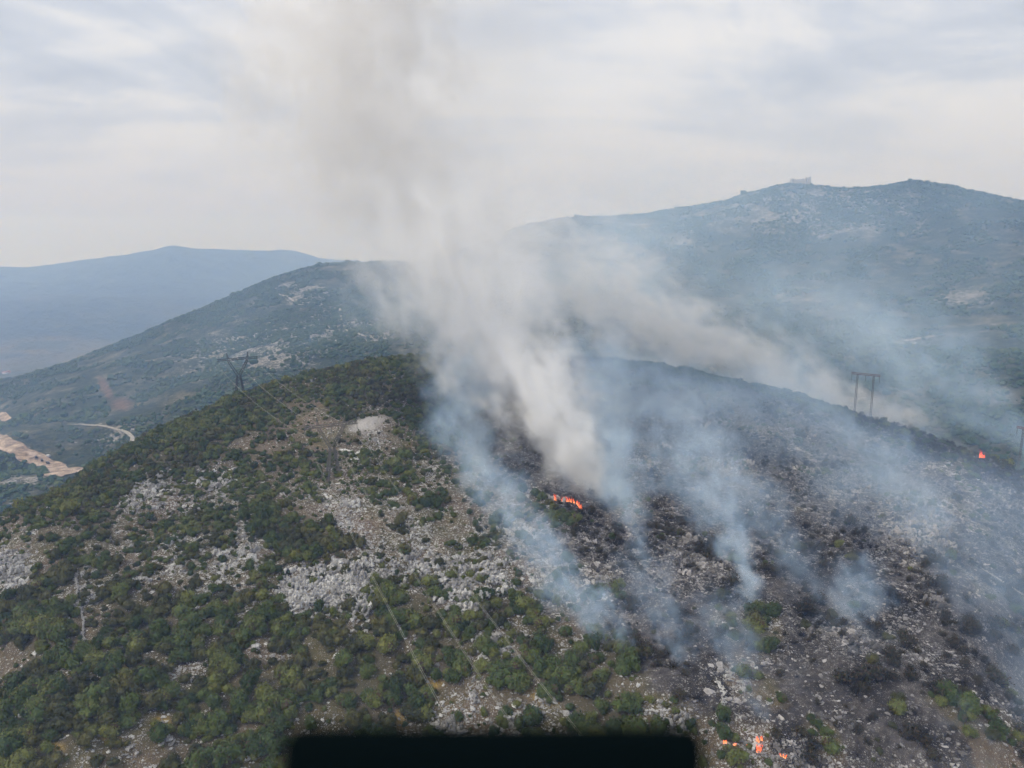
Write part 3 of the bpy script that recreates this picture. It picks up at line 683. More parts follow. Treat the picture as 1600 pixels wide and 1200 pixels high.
FARP = ray(805, 1140); FARP = FARP * (165 / (FARP[1] * CP - FARP[2] * SP))
dirA = (T2 - T1)[:2]; dirA /= np.linalg.norm(dirA); dirB = (FARP - T2)[:2]; dirB /= np.linalg.norm(dirB)
T3 = np.array([*(T2[:2] + dirB * 470), 0.]); 
def rz_of(d): return math.atan2(d[1], d[0]) + math.pi / 2
H_T = 29.0; ARM = 12.6
def cat_tower(loc, rz, label, STEEL=STEEL, PALE_STEEL=STEEL):
    t_ = empty('power_pylon', loc, rz); tag(t_, label, 'pylon', 'steel lattice power pylons')
    for s in (-1, 1):
        for q in (-1, 1):
            mb = MB(); mb.truss((s * 2.9, q * 2.6, -1.0), (s * .9, q * .8, 14.5), .28, .2, 8, .15, .09); mb.build('leg', STEEL, t_)
    mb = MB()
    for z0, z1 in ((3, 6.5), (6.5, 10), (10, 14)):
        w0, w1 = 2.9 - 2 * z0 / 14.5, 2.9 - 2 * z1 / 14.5
        for s in (-1, 1):
            mb.strut((-w0, s * w0 * .9, z0), (w1, s * w1 * .9, z1), .13); mb.strut((w0, s * w0 * .9, z0), (-w1, s * w1 * .9, z1), .13)
            mb.strut((s * w0, -w0 * .9, z0), (s * w1, w1 * .9, z1), .13)
    mb.build('bracing', PALE_STEEL, t_)
    for s in (-1, 1):
        mb = MB(); mb.truss((s * .7, 0, 14.4), (s * 6.0, 0, 24.0), .75, .5, 7, .19, .10); mb.build('fork_arm', STEEL, t_)
        mb = MB(); mb.truss((s * 6.0, 0, 25.2), (s * 6.6, 0, H_T), .5, .08, 3, .16, .1); mb.build('earth_wire_peak', STEEL, t_)
    mb = MB(); mb.truss((-ARM, 0, 24.9), (ARM, 0, 24.9), .55, .55, 18, .19, .10); mb.build('crossarm', STEEL, t_)
    for xx in (-ARM + .3, 0, ARM - .3):
        mb = MB()
        for k in range(7): mb.strut((xx, 0, 24.3 - k * .42), (xx, 0, 24.3 - k * .42 - .2), .26)
        mb.strut((xx, 0, 24.4), (xx, 0, 21.3), .08); mb.build('insulator', GLASSC, t_)
    return t_
mid_d = dirA + dirB; mid_d /= np.linalg.norm(mid_d)
cat_tower(T1, rz_of(dirA), 'forked steel pylon standing on the left crest against the hazy hill')
cat_tower(T2, rz_of(mid_d), 'forked steel pylon among the brown clearing and bushes, nearer of the two', PALE2, PALE2)
def phase_points(T, d, z=21.2):
    n = np.array([-d[1], d[0]]); return [np.array([*(T[:2] - n * k), T[2] + z]) for k in (-ARM + .3, 0, ARM - .3)]
P1, P2 = phase_points(T1, dirA), phase_points(T2, mid_d)
zmidp = FARP[2]
def cable(A, B, sag, label, pair=.42, n=40, mid=None, rad_=.023):
    t_ = empty('power_cable', tuple((A + B) / 2)); tag(t_, label, 'cable', 'overhead power cables'); M0 = (A + B) / 2
    d = (B - A)[:2]; d /= np.linalg.norm(d); nn = np.array([-d[1], d[0], 0])
    for s in ((-1, 1) if pair else (0,)):
        mb = MB(); u = np.linspace(0, 1, n); Q = A[None] + (B - A)[None] * u[:, None]; Q[:, 2] -= 4 * sag * u * (1 - u); Q = Q + nn * s * pair / 2 - M0
        v = []; f = []
        dd = np.array([d[0], d[1], 0])
        for k in range(n):
            for a in range(5):
                an = a / 5 * 2 * math.pi; v.append(Q[k] + nn * math.cos(an) * rad_ + np.array([0, 0, 1]) * math.sin(an) * rad_)
        f = [(k * 5 + a, k * 5 + (a + 1) % 5, (k + 1) * 5 + (a + 1) % 5, (k + 1) * 5 + a) for k in range(n - 1) for a in range(5)]
        mb.add(v, f); mb.build('strand', ALU, t_)
side = ['left', 'middle', 'right']
nB = np.array([-dirB[1], dirB[0]]); span = 470.0; sagB = 13.0
uu = np.linalg.norm((FARP - T2)[:2]) / span
zend = (zmidp + 4 * sagB * uu * (1 - uu) - (1 - uu) * (T2[2] + 21.2)) / uu       # so that the middle phase hangs where the photograph shows it
P3 = [np.array([*(T3[:2] - nB * k), zend]) for k in (-ARM, 0, ARM)]
for k in range(3):
    cable(P1[k], P2[k], 4.0, 'pair of pale cables slung between the two forked pylons, %s phase' % side[k])
    cable(P2[k], P3[k], sagB, 'pair of pale cables running down to the bottom edge, %s of three' % ('leftmost', 'middle', 'rightmost')[k], n=70)
def ridge_tower(loc, rz, label):
    t_ = empty('power_pylon', loc, rz); tag(t_, label, 'pylon', 'steel lattice power pylons')
    for s in (-1, 1):
        mb = MB(); mb.truss((s * 4.6, 0, -2), (s * 4.4, 0, 30.0), .42, .36, 20, .12, .06); mb.build('leg', PALE_STEEL, t_)
    mb = MB(); mb.truss((-8, 0, 30.4), (8, 0, 30.4), .45, .45, 16, .12, .06); mb.build('crossarm', WARN, t_)
    for xx in (-7.6, 0, 7.6):
        mb = MB()
        for k in range(8): mb.strut((xx, 0, 29.7 - k * .42), (xx, 0, 29.7 - k * .42 - .2), .26)
        mb.strut((xx, 0, 29.8), (xx, 0, 26.0), .08); mb.build('insulator', GLASSC, t_)
T4 = hit(1346, 664)[0]; ridge_tower(T4, math.radians(-38), 'twin legged pylon with a faded red crossarm on the smoky right crest')
T5 = base_at(1622, 500); ridge_tower(T5, math.radians(-60), 'twin legged pylon cut off by the right edge of the view')

# ------------------------------------------------------------------ roads, tracks and walls
zm = lambda a, b: np.maximum(zmid(a, b), -640)
def ribbon(name, pts, zf, zmark, m, lift, label, r0, r1, kind='structure', cat=None, across=5, step=6.0, hump=0.0):
    C = []; Wd = []
    for (px, py, w) in pts:
        c, _ = hit(px, py, zf, r0, r1); C.append(c[:2]); Wd.append(w)
    C = np.array(C); s = np.r_[0, np.cumsum(np.linalg.norm(np.diff(C, axis=0), axis=1))]; u = np.arange(0, s[-1], step)
    X = np.stack([np.interp(u, s, C[:, 0]), np.interp(u, s, C[:, 1])], -1); w = np.interp(u, s, Wd) * (1 + .35 * fbm(u, u * 0 + px, 22, 3, 91))
    for _ in range(6): X[1:-1] = (X[:-2] + X[1:-1] * 2 + X[2:]) / 4
    T = np.gradient(X, axis=0); T /= np.linalg.norm(T, axis=1)[:, None] + 1e-9; Nn = np.stack([-T[:, 1], T[:, 0]], -1)
    V = []
    for j in range(across):
        k = j / (across - 1) - .5; q = X + Nn * (w * k)[:, None]; V.append(np.stack([q[:, 0], q[:, 1], zf(q[:, 0], q[:, 1]) + lift + hump * (1 - (2 * k) ** 2)], -1))
    V = np.stack(V, 1); n = len(X)
    i = np.arange(n - 1)[:, None] * across + np.arange(across - 1)[None]; f = np.stack([i, i + 1, i + across + 1, i + across], -1).reshape(-1, 4)
    return tag(link(name, mesh_from(name, V.reshape(-1, 3), f, [m], True)), label, cat, kind=kind), X
m, t = mat('dirt'); p = geo(t); nn = noise(t, p, .09, 5, .65)
surf(t, ramp(t, nn, [(.32, (.12, .085, .06)), (.5, (.36, .27, .20)), (.68, (.62, .50, .40))]), .95, nn, .8, 2.0); DIRT = m
m, t = mat('pale_gravel'); p = geo(t); nn = noise(t, p, .5, 4, .6)
surf(t, ramp(t, nn, [(.3, (.26, .24, .21)), (.7, (.42, .39, .35))]), .95); GRAVEL = m
ribbon('dirt_road', [(-30, 676, 22), (0, 690, 24), (30, 706, 26), (55, 719, 30), (80, 730, 36), (100, 738, 34), (118, 742, 26)], zm, 0, DIRT, 1.3, 'wide bulldozed reddish dirt road in the left valley', 650, 1800)
ribbon('dirt_road', [(-10, 646, 10), (5, 651, 12), (14, 658, 9)], zm, 0, DIRT, 1.3, 'short piece of dirt road at the left edge', 650, 2200)
ribbon('track', [(105, 664, 2.5), (140, 665, 3.5), (170, 668, 4.5), (192, 673, 5), (205, 681, 5), (209, 690, 5), (206, 705, 5.5)], zm, 0, GRAVEL, 1.3, 'pale curving track on the slope of the neighbouring hill', 650, 2200)
ribbon('track', [(530, 478, 4), (535, 505, 4), (560, 524, 4.5), (590, 532, 5)], zm, 0, GRAVEL, 1.6, 'pale footpath climbing the neighbouring hill beside the smoke', 650, 2700)
ribbon('track', [(434, 460, 5), (450, 465, 5), (470, 478, 5), (492, 470, 5)], zm, 0, GRAVEL, 1.8, 'pale zigzag path near the top of the neighbouring hill', 650, 2700)
ribbon('track', [(1415, 534, 4), (1440, 530, 5), (1465, 525, 4)], zm, 0, GRAVEL, 1.3, 'pale track across the foot of the mountain', 650, 2700)
ribbon('footpath', [(1512, 874, 1.0), (1535, 890, 1.1), (1565, 908, 1.2), (1610, 938, 1.3)], ground, 0, GRAVEL, .25, 'pale footpath crossing the burned slope on the right', 150, 700, step=2.0)
def stone_wall(pts, label, wid, h):
    C = np.array([hit(a, b)[0][:2] for a, b in pts]); s = np.r_[0, np.cumsum(np.linalg.norm(np.diff(C, axis=0), axis=1))]; r = np.random.default_rng(len(pts)); V = []; Fc = []; n0 = 0
    o0 = hit(*pts[len(pts) // 2])[0]
    for u in np.arange(0, s[-1], .42):
        for q in range(3):
            x_ = np.interp(u, s, C[:, 0]) + r.normal() * wid * .3; y_ = np.interp(u, s, C[:, 1]) + r.normal() * wid * .3
            v, f = hull(r, 0, 0, r.uniform(.22, .45), r.uniform(.2, .4), r.uniform(.25, .45), 10); v = v + np.array([x_, y_, float(ground(np.array([x_]), np.array([y_]))[0]) + r.uniform(0, h)]) - o0
            V.append(v); Fc += [tuple(i + n0 for i in k) for k in f]; n0 += len(v)
    o = link('stone_wall', mesh_from('stone_wall', np.concatenate(V), Fc, [LIME]), loc=tuple(o0)); tag(o, label, 'wall')
stone_wall([(118, 900), (122, 925), (119, 940), (127, 955), (131, 972), (130, 988), (131, 1006)], 'old pale drystone wall running down the slope among bushes on the left', .5, .8)
stone_wall([(1119, 1066), (1130, 1083), (1132, 1098), (1126, 1112), (1117, 1130), (1113, 1145)], 'curved ruined wall of pale stones beside the burn edge, lower right', .9, .6)
stone_wall([(1140, 1150), (1165, 1165), (1190, 1180), (1215, 1190)], 'low line of pale stones below the lower right flames', 1.1, .5)
def boulder(px, py, rw, label, k=0, flat=.8):
    g_ = hit(px, py)[0]; o = link('boulder', ROCKS['lime']['stone'][k], loc=tuple(g_), rot=(0, 0, px), scale=(rw, rw * .9, rw * flat)); tag(o, label, 'rock', 'limestone boulders and outcrops on the hillside')
WHITE = plain('sunbleached_limestone', (.72, .71, .69), .9)
b_ = rocks_mesh('boulder', 301, one, WHITE)
for (px, py, rw, fl, lab) in ((803, 1104, 2.0, 1.2, 'round white boulder on bare stony ground between two pairs of cables'), (390, 981, 2.0, .6, 'long white stone slab beside bushes in the lower left centre'),
                              (692, 979, 1.5, .8, 'small white boulder left of the middle power cables'), (970, 1058, 1.2, 1.0, 'small white block at the burn edge beside the smoke wisp'),
                              (107, 1052, 1.5, .8, 'small white boulder on the stony strip at the lower left'), (528, 757, 2.0, .9, 'white rounded rock below the pylon in the brown clearing')):
    g_ = hit(px, py)[0]; o = link('boulder', b_, loc=tuple(g_), rot=(0, 0, px * 1.0), scale=(rw, rw * .85, rw * fl)); tag(o, lab, 'rock', 'white boulders')
# white rock knoll below the pylon
for k, (px, py, rw) in enumerate(((545, 705, 3.2), (553, 712, 3.4), (562, 707, 3.0), (556, 718, 2.8), (570, 716, 2.4), (538, 703, 2.4))):
    g_ = hit(px, py)[0]; me_ = rocks_mesh('rock_outcrop', 310 + k, slabs, WHITE); o = link('rock_outcrop', me_, loc=tuple(g_), rot=(0, 0, k * 1.3), scale=(rw, rw, rw * .7))
    tag(o, 'broken white rock of the bright knoll, ' + ('second from its left', 'in its middle front', 'upper right one', 'lowest one', 'rightmost one', 'leftmost one')[k], 'rock', 'white rocks of the knoll')

# ------------------------------------------------------------------ vehicles on the dirt road
PAINT = [plain('dark_vehicle_paint', (.05, .05, .055), .5), plain('white_vehicle_paint', (.75, .75, .75), .5), plain('yellow_vehicle_paint', (.35, .22, .05), .5)]
TYRE = plain('tyre_rubber', (.02, .02, .02)); GLZ = plain('dark_window_glass', (.03, .04, .05), .2)
def truck(px, py, rz, m, label, L=7.5):
    g_, _ = hit(px, py, zm, 650, 1800); t_ = empty('parked_truck', (g_[0], g_[1], g_[2] + 1.9), rz); tag(t_, label, 'truck', 'vehicles on the dirt road')
    mb = MB(); mb.box(-L / 2, L * .18, -1.2, 1.2, .9, 2.9); mb.build('load_bed', m, t_)
    mb = MB(); mb.box(L * .21, L / 2, -1.15, 1.15, .8, 2.7); mb.box(L * .23, L / 2 - .3, -1.0, 1.0, 2.7, 2.9); mb.build('cab', m, t_)
    mb = MB(); mb.box(L / 2 - .02, L / 2 + .03, -1.0, 1.0, 1.7, 2.5); mb.build('windscreen', GLZ, t_)
    for xx in (-L * .33, -L * .15, L * .36):
        for s in (-1, 1):
            mb = MB(); v = [(xx + math.cos(a) * .5, s * 1.05 + d_, .5 + math.sin(a) * .5) for d_ in (-.15, .15) for a in np.linspace(0, 2 * math.pi, 13)[:-1]]
            mb.add(v, [tuple(range(12)), tuple(range(23, 11, -1))] + [(i, (i + 1) % 12, (i + 1) % 12 + 12, i + 12) for i in range(12)]); mb.build('wheel', TYRE, t_)
truck(57, 718, -.9, PAINT[0], 'dark truck on the dirt road, leftmost of the row')
truck(66, 723, -.9, PAINT[0], 'dark truck on the dirt road, middle of the row')
truck(75, 727, -.7, PAINT[0], 'dark truck on the dirt road, rightmost of the row')
truck(76, 716, -.5, PAINT[1], 'small white truck on the upper side of the dirt road', 5.5)

# ------------------------------------------------------------------ village on the plain
PLAS = [plain('pale_plaster', (.62, .58, .52)), plain('white_plaster', (.78, .77, .74)), plain('ochre_plaster', (.55, .42, .30))]; TILE = plain('red_roof_tiles', (.38, .15, .10)); WIN = plain('window_dark', (.04, .05, .06), .3)
zf_ = lambda a, b: np.maximum(zfar(a, b), -640)
hs = np.random.default_rng(77)
vill = [(2, 601), (6, 598), (9, 604), (12, 600), (16, 596), (15, 603), (20, 600), (23, 596), (24, 603), (29, 594), (28, 599), (33, 596), (33, 601), (38, 600), (5, 606), (52, 597), (8, 584), (14, 583), (36, 592)]
for k, (px, py) in enumerate(vill):
    g_, _ = hit(px, py, zf_, 2500, 6000); L, Wd, Hh = hs.uniform(14, 22), hs.uniform(10, 13), hs.uniform(5, 8); m = PLAS[k % 3]
    t_ = empty('village_house', (g_[0], g_[1], g_[2] - .5), hs.uniform(0, 3.14))
    tag(t_, 'red roofed %s house, %s' % (('pale', 'white', 'ochre')[k % 3], ('leftmost in the far village', 'second from left in the far village', 'left front of the far village', 'left centre of the far village', 'left back of the far village', 'front centre of the far village', 'centre of the far village', 'back centre of the far village', 'right of centre in the far village', 'back right of the far village', 'front right of the far village', 'upper right of the far village', 'lower right of the far village', 'rightmost in the far village', 'nearest one of the far village', 'alone right of the far village', 'above the far village at the left', 'above the far village at its middle', 'apart at the upper right of the far village')[k]), 'house', 'houses of the far village on the plain')
    mb = MB(); mb.box(-L / 2, L / 2, -Wd / 2, Wd / 2, 0, Hh); mb.build('wall', m, t_)
    mb = MB(); e = .6; mb.add([(-L / 2 - e, -Wd / 2 - e, Hh + .01), (L / 2 + e, -Wd / 2 - e, Hh + .01), (L / 2 + e, Wd / 2 + e, Hh + .01), (-L / 2 - e, Wd / 2 + e, Hh + .01), (-L / 2 - e, 0, Hh + 3.4), (L / 2 + e, 0, Hh + 3.4)],
        [(0, 1, 5, 4), (2, 3, 4, 5), (3, 0, 4), (1, 2, 5), (3, 2, 1, 0)]); mb.build('roof', TILE, t_)
    for s in (-1, 1):
        for q in (-.3, .3):
            mb = MB(); mb.box(L * q - .7, L * q + .7, min(s * Wd / 2 - .05 * s, s * (Wd / 2 + .06)), max(s * Wd / 2 - .05 * s, s * (Wd / 2 + .06)), Hh * .4, Hh * .4 + 1.6); mb.build('window', WIN, t_)

# ------------------------------------------------------------------ ruined fort on the summit
def summit(px):
    d = ray(px, 300); h = math.hypot(d[0], d[1]); r_ = np.linspace(2200, 2700, 300); X_, Y_ = d[0] / h * r_, d[1] / h * r_; Z_ = zm(X_, Y_); k = np.argmax(Z_ / r_); return np.array([X_[k], Y_[k], Z_[k]])
FS = summit(1250); m, t = mat('ruin_masonry'); p = geo(t); nn = noise(t, p, .35, 4)
surf(t, ramp(t, nn, [(.3, (.30, .28, .26)), (.7, (.50, .48, .45))]), .95, nn, .8, .6); RUIN = m
fx, fy = FS[0], FS[1]; rz = math.atan2(-fx, fy) + .15
ft = empty('ruined_fort', tuple(FS - np.array([0, 0, 1])), rz); tag(ft, 'roofless stone fort ruin standing on the mountain summit', 'fort')
hs = np.random.default_rng(5)
def ruin_wall(a, b, h, th=2.0):
    a = np.array(a, float); b = np.array(b, float); L = np.linalg.norm(b - a); d = (b - a) / L; nn_ = np.array([-d[1], d[0]]); k = max(3, int(L / 3)); mb = MB(); v = []; f = []
    hh = h + hs.uniform(-2.8, 1.2, k + 1)
    for i in range(k + 1):
        c = a + (b - a) * i / k
        for s in (-1, 1):
            q = c + nn_ * s * th / 2; v += [(q[0], q[1], -3), (q[0], q[1], hh[i])]
    for i in range(k):
        o_ = i * 4; f += [(o_, o_ + 1, o_ + 5, o_ + 4), (o_ + 3, o_ + 2, o_ + 6, o_ + 7), (o_ + 1, o_ + 3, o_ + 7, o_ + 5)]
    f += [(2, 3, 1, 0), (k * 4, k * 4 + 1, k * 4 + 3, k * 4 + 2)]
    mb.add(v, f); mb.build('wall', RUIN, ft)
for a, b, h in (((-26, -12), (20, -14), 16), ((20, -14), (27, 10), 14), ((27, 10), (-22, 13), 15), ((-22, 13), (-26, -12), 13), ((-8, -13), (-6, 12), 13), ((8, -13), (9, 11), 12)): ruin_wall(a, b, h)
for (cx, cy, r_, h) in ((22, -13, 4.2, 20), (-26, -11, 4.6, 16), (12, -14, 2.6, 19)):
    mb = MB(); n = 14; v = [(cx + math.cos(a) * r_, cy + math.sin(a) * r_, z_) for z_, rr in ((-3, 1), (h, .93)) for a in np.linspace(0, 2 * math.pi, n + 1)[:-1]]
    mb.add(v, [(i, (i + 1) % n, (i + 1) % n + n, i + n) for i in range(n)] + [tuple(range(n, 2 * n))])
    for i in range(0, n, 2):
        a = i / n * 2 * math.pi; x0, y0 = cx + math.cos(a) * r_ * .8, cy + math.sin(a) * r_ * .8; mb.box(x0 - .6, x0 + .6, y0 - .6, y0 + .6, h - .2, h + hs.uniform(.4, 1.6))
    mb.build('tower', RUIN, ft)

# ------------------------------------------------------------------ flames
m, t = mat('flame'); oc = N(t, 'ShaderNodeTexCoord').outputs['Object']; zz_ = N(t, 'ShaderNodeSeparateXYZ', {0: oc}).outputs[2]
em = N(t, 'ShaderNodeEmission', {'Color': ramp(t, m_(t, 'ADD', m_(t, 'MULTIPLY', zz_, .22), m_(t, 'MULTIPLY', noise(t, oc, 1.4, 3), .5)), [(.20, (1, .46, .18)), (.38, (1, .16, .055)), (.9, (.80, .08, .035))]), 'Strength': 1.8})
holes = ramp(t, m_(t, 'SUBTRACT', noise(t, oc, 2.6, 4, .7), m_(t, 'MULTIPLY', zz_, .05)), [(.40, (0, 0, 0)), (.50, (1, 1, 1))])
N(t, 'ShaderNodeOutputMaterial', {0: N(t, 'ShaderNodeMixShader', {0: holes, 1: N(t, 'ShaderNodeBsdfTransparent').outputs[0], 2: em.outputs[0]}).outputs[0]}); FLAME = m
fr = np.random.default_rng(12)
def tongue(h, w):
    mb = MB(); n = 6; K = 6; v = []; lean = fr.normal(size=2) * .25; ph = fr.uniform(0, 6)
    for k in range(K):
        u = k / K; c = np.array([lean[0] * h * u * u + .12 * w * math.sin(ph + 5 * u), lean[1] * h * u * u + .12 * w * math.cos(ph + 4 * u)]); r_ = w * (.55 + .75 * u) * (1 - u) ** .8
        for a in range(n): an = a / n * 2 * math.pi + u * 1.3; v.append((c[0] + math.cos(an) * r_, c[1] + math.sin(an) * r_ * .8, h * u))
    v.append((lean[0] * h, lean[1] * h, h)); f = [(k * n + a, k * n + (a + 1) % n, (k + 1) * n + (a + 1) % n, (k + 1) * n + a) for k in range(K - 1) for a in range(n)] + [((K - 1) * n + a, (K - 1) * n + (a + 1) % n, K * n) for a in range(n)]
    mb.add(v, f); return mb
def fire(pts, label, count, h, w):
    G = [hit(a, b)[0] for a, b in pts]; o0 = G[0]; t_ = empty('fire', tuple(o0)); tag(t_, label, 'fire', 'fires burning on the slope')
    C = np.array(G); s = np.linspace(0, 1, len(G))
    for k in range(count):
        u = (k + fr.uniform(.2, .8)) / count; x_ = np.interp(u, s, C[:, 0]) + fr.normal() * w * .4; y_ = np.interp(u, s, C[:, 1]) + fr.normal() * w * .4; z_ = float(ground(np.array([x_]), np.array([y_]))[0]) + .1
        tongue(h * fr.uniform(.4, 1.3), w * fr.uniform(.45, .95)).build('flame', FLAME, t_, loc=tuple(np.array([x_, y_, z_]) - o0))
fire([(877, 784), (882, 784), (890, 785), (900, 787), (906, 793), (909, 799)], 'line of orange flames at the foot of the tall smoke column', 24, 2.2, .5)
fire([(866, 782), (869, 783)], 'small flame just left of the main flame line', 3, 2.6, .6)
fire([(1183, 1178), (1187, 1176)], 'tallest orange flame among pale stones at the lower right', 6, 2.5, .45)
fire([(1185, 1160), (1189, 1159)], 'small orange flame right above the tallest lower right one', 3, 1.6, .6)
fire([(1129, 1163), (1133, 1162)], 'orange flame in a green bush beside the black ledge corner', 3, 1.9, .6)
fire([(1149, 1166)], 'tiny orange flame between the bush flame and the tall flame', 2, 1.2, .45)
fire([(1169, 1168), (1171, 1168)], 'tiny orange flame just left of the tallest lower right one', 2, 1.3, .45)
fire([(1223, 1184), (1226, 1183)], 'small orange flame on rubble at the far bottom right of the walls', 3, 1.3, .6)
fire([(1531, 716), (1535, 717)], 'lone reddish flame on the crest near the right edge', 8, 6.0, 1.3)

# ------------------------------------------------------------------ part of the helicopter under the camera, close and out of focus
m, t = mat('matt_black_housing'); surf(t, (.0015, .004, .005), .9, **{'Specular IOR Level': .02})
bm = bmesh.new(); bmesh.ops.create_cube(bm, size=1)
dp = .32; xl, xr = (430 - 800) / F * dp, (1112 - 800) / F * dp
c0 = np.array([(xl + xr) / 2, 0, 0]); top = (600 - 1155) / F * dp; hgt_ = .06; thick = .02
for v in bm.verts: v.co = Vector((v.co.x * (xr - xl), v.co.y * thick, v.co.z * hgt_))
bmesh.ops.bevel(bm, geom=bm.edges[:], offset=.007, segments=4, affect='EDGES', profile=.5)
me = bpy.data.meshes.new('helicopter_ledge'); bm.to_mesh(me); bm.free(); me.materials.append(m); me.polygons.foreach_set('use_smooth', [True] * len(me.polygons))
fw = np.array([0, CP, -SP]); uv_ = np.array([0, SP, CP]); cc = fw * (dp + thick / 2) + uv_ * (top - hgt_ / 2)
tag(link('helicopter_ledge', me, loc=(c0[0], cc[1], cc[2]), rot=(math.radians(-10.5), 0, 0)), 'blurred matt black helicopter ledge along the bottom edge of the view', 'helicopter part')
# ------------------------------------------------------------------ smoke
def smoke_mat(name, color, absorb, aniso=.0):
    m, t = mat(name)
    v = N(t, 'ShaderNodeVolumePrincipled', {'Color': (*color, 1), 'Density': 1.0, 'Anisotropy': aniso, 'Absorption Color': (*absorb, 1)})
    N(t, 'ShaderNodeOutputMaterial', {1: v.outputs[0]}); return m
GREY_SMOKE = smoke_mat('grey_smoke', (.99, .985, .975), (.85, .83, .80))
DUSKY_SMOKE = smoke_mat('brownish_smoke', (.885, .865, .84), (.2, .18, .15))
BLUE_SMOKE = smoke_mat('thin_blue_smoke', (.49, .71, 1.0), (.93, .95, .95))
def smoke(label, pts, m, seed, voxel=2.0, detail=1.0, warp=.5, rough=.64, puff=1.0, edge=.0, streak=.5, cap=1.3e6, group='smoke rising from the hill fire'):
    P = np.array([at(p[0], p[1], p[2]) for p in pts]); Rm = np.array([p[3] / F * p[2] for p in pts]); D = np.array([p[4] for p in pts])
    o3 = P[0]; ax = P[-1] - P[0]; Lz = np.linalg.norm(ax); ax /= Lz
    q = Vector(ax).to_track_quat('Z', 'Y'); Mi = np.array(q.to_matrix()).T
    Q = (P - o3) @ Mi.T; tz = Q[:, 2] / Lz
    for i in range(1, len(tz)): tz[i] = max(tz[i], tz[i - 1] + .01)
    tz = np.clip(tz / tz[-1], 0, 1); M = max(np.abs(Q[:, :2]).max(), 1.0)
    g = bpy.data.node_groups.new('smoke', 'GeometryNodeTree')
    g.interface.new_socket('Geometry', in_out='INPUT', socket_type='NodeSocketGeometry'); g.interface.new_socket('Geometry', in_out='OUTPUT', socket_type='NodeSocketGeometry')
    go = g.nodes.new('NodeGroupOutput')
    pos = g.nodes.new('GeometryNodeInputPosition').outputs[0]
    rmean = float(Rm.mean()); rmax = float(Rm.max())
    def nz(vec, scale, det, r_=.55, W_=0.0, color=False):
        n = g.nodes.new('ShaderNodeTexNoise'); n.noise_dimensions = '3D'
        g.links.new(vmath(g, 'ADD', vec, ((seed * 37.7 + W_ * 11) / scale, (seed * 13.3 + W_ * 5) / scale, 0))[0], n.inputs['Vector']); n.inputs['Scale'].default_value = scale
        n.inputs['Detail'].default_value = det; n.inputs['Roughness'].default_value = r_
        return n.outputs[1 if color else 0]
    ps_ = vmath(g, 'MULTIPLY', pos, (1.0, 1.0, streak))[0]
    w1 = vmath(g, 'SUBTRACT', nz(pos, .55 / rmean, 2.0, .5, 1.0, True), (.5, .5, .5))[0]
    w2 = vmath(g, 'SUBTRACT', nz(pos, 2.2 / rmean, 3.0, .55, 5.0, True), (.5, .5, .5))[0]
    pw = vmath(g, 'ADD', pos, vmath(g, 'ADD', vscale(g, w1, rmean * warp * 2.2), vscale(g, w2, rmean * warp * .8))[0])[0]
    s = N(g, 'ShaderNodeSeparateXYZ', {0: pw}).outputs
    t_ = m_(g, 'DIVIDE', s[2], Lz)
    tc_ = N(g, 'ShaderNodeClamp', {0: t_}).outputs[0]
    def curve(vals, lo, hi):
        n = g.nodes.new('ShaderNodeFloatCurve'); g.links.new(tc_, n.inputs['Value']); c = n.mapping.curves[0]
        y = (np.asarray(vals) - lo) / (hi - lo)
        c.points[0].location = (0, y[0]); c.points[-1].location = (1, y[-1])
        for a, b in zip(tz[1:-1], y[1:-1]): c.points.new(float(a), float(b))
        n.mapping.use_clip = False; n.mapping.update()
        return m_(g, 'ADD', m_(g, 'MULTIPLY', n.outputs[0], hi - lo), lo)
    cx_ = curve(Q[:, 0], -M, M); cy_ = curve(Q[:, 1], -M, M); cr = curve(Rm, 0, rmax * 1.05); cd = curve(D, 0, D.max() * 1.02)
    dx = m_(g, 'SUBTRACT', s[0], cx_); dy = m_(g, 'SUBTRACT', s[1], cy_)
    over = m_(g, 'MULTIPLY', m_(g, 'SUBTRACT', t_, tc_), Lz)
    rr = m_(g, 'SQRT', m_(g, 'ADD', m_(g, 'ADD', m_(g, 'MULTIPLY', dx, dx), m_(g, 'MULTIPLY', dy, dy)), m_(g, 'MULTIPLY', over, over)))
    rho = m_(g, 'DIVIDE', rr, cr)
    n1 = nz(vmath(g, 'MULTIPLY', pw, (1.0, 1.0, streak))[0], 1.35 * detail / rmean, 6.0 if cap > 2e6 else 5.0, rough)
    n2 = nz(vmath(g, 'ADD', ps_, vscale(g, w2, rmean * .5))[0], 4.2 * detail / rmean, 4.0 if cap > 2e6 else 2.0, .65, 9.0)
    d = m_(g, 'ADD', m_(g, 'SUBTRACT', 1.05 - edge, rho), m_(g, 'MULTIPLY', m_(g, 'SUBTRACT', n1, .5), 3.8 * puff))
    d = m_(g, 'ADD', d, m_(g, 'MULTIPLY', m_(g, 'SUBTRACT', n2, .5), 1.9 * puff))
    d = N(g, 'ShaderNodeMapRange', {0: d, 1: 0.0, 2: 1.35, 3: 0.0, 4: 1.0}, interpolation_type='SMOOTHSTEP', clamp=True).outputs[0]
    fall = N(g, 'ShaderNodeMapRange', {0: rho, 1: .75, 2: 1.75, 3: 1.0, 4: 0.0}, interpolation_type='SMOOTHSTEP', clamp=True).outputs[0]
    d = m_(g, 'MULTIPLY', m_(g, 'MULTIPLY', d, fall), cd)
    lo = (Q - Rm[:, None] * 2.0).min(0) - rmean * warp * .7; hi = (Q + Rm[:, None] * 2.0).max(0) + rmean * warp * .7
    ext = hi - lo; vx = max(voxel, (ext.prod() / cap) ** (1 / 3))
    vc = g.nodes.new('GeometryNodeVolumeCube'); g.links.new(d, vc.inputs['Density'])
    vc.inputs['Min'].default_value = tuple(lo); vc.inputs['Max'].default_value = tuple(hi)
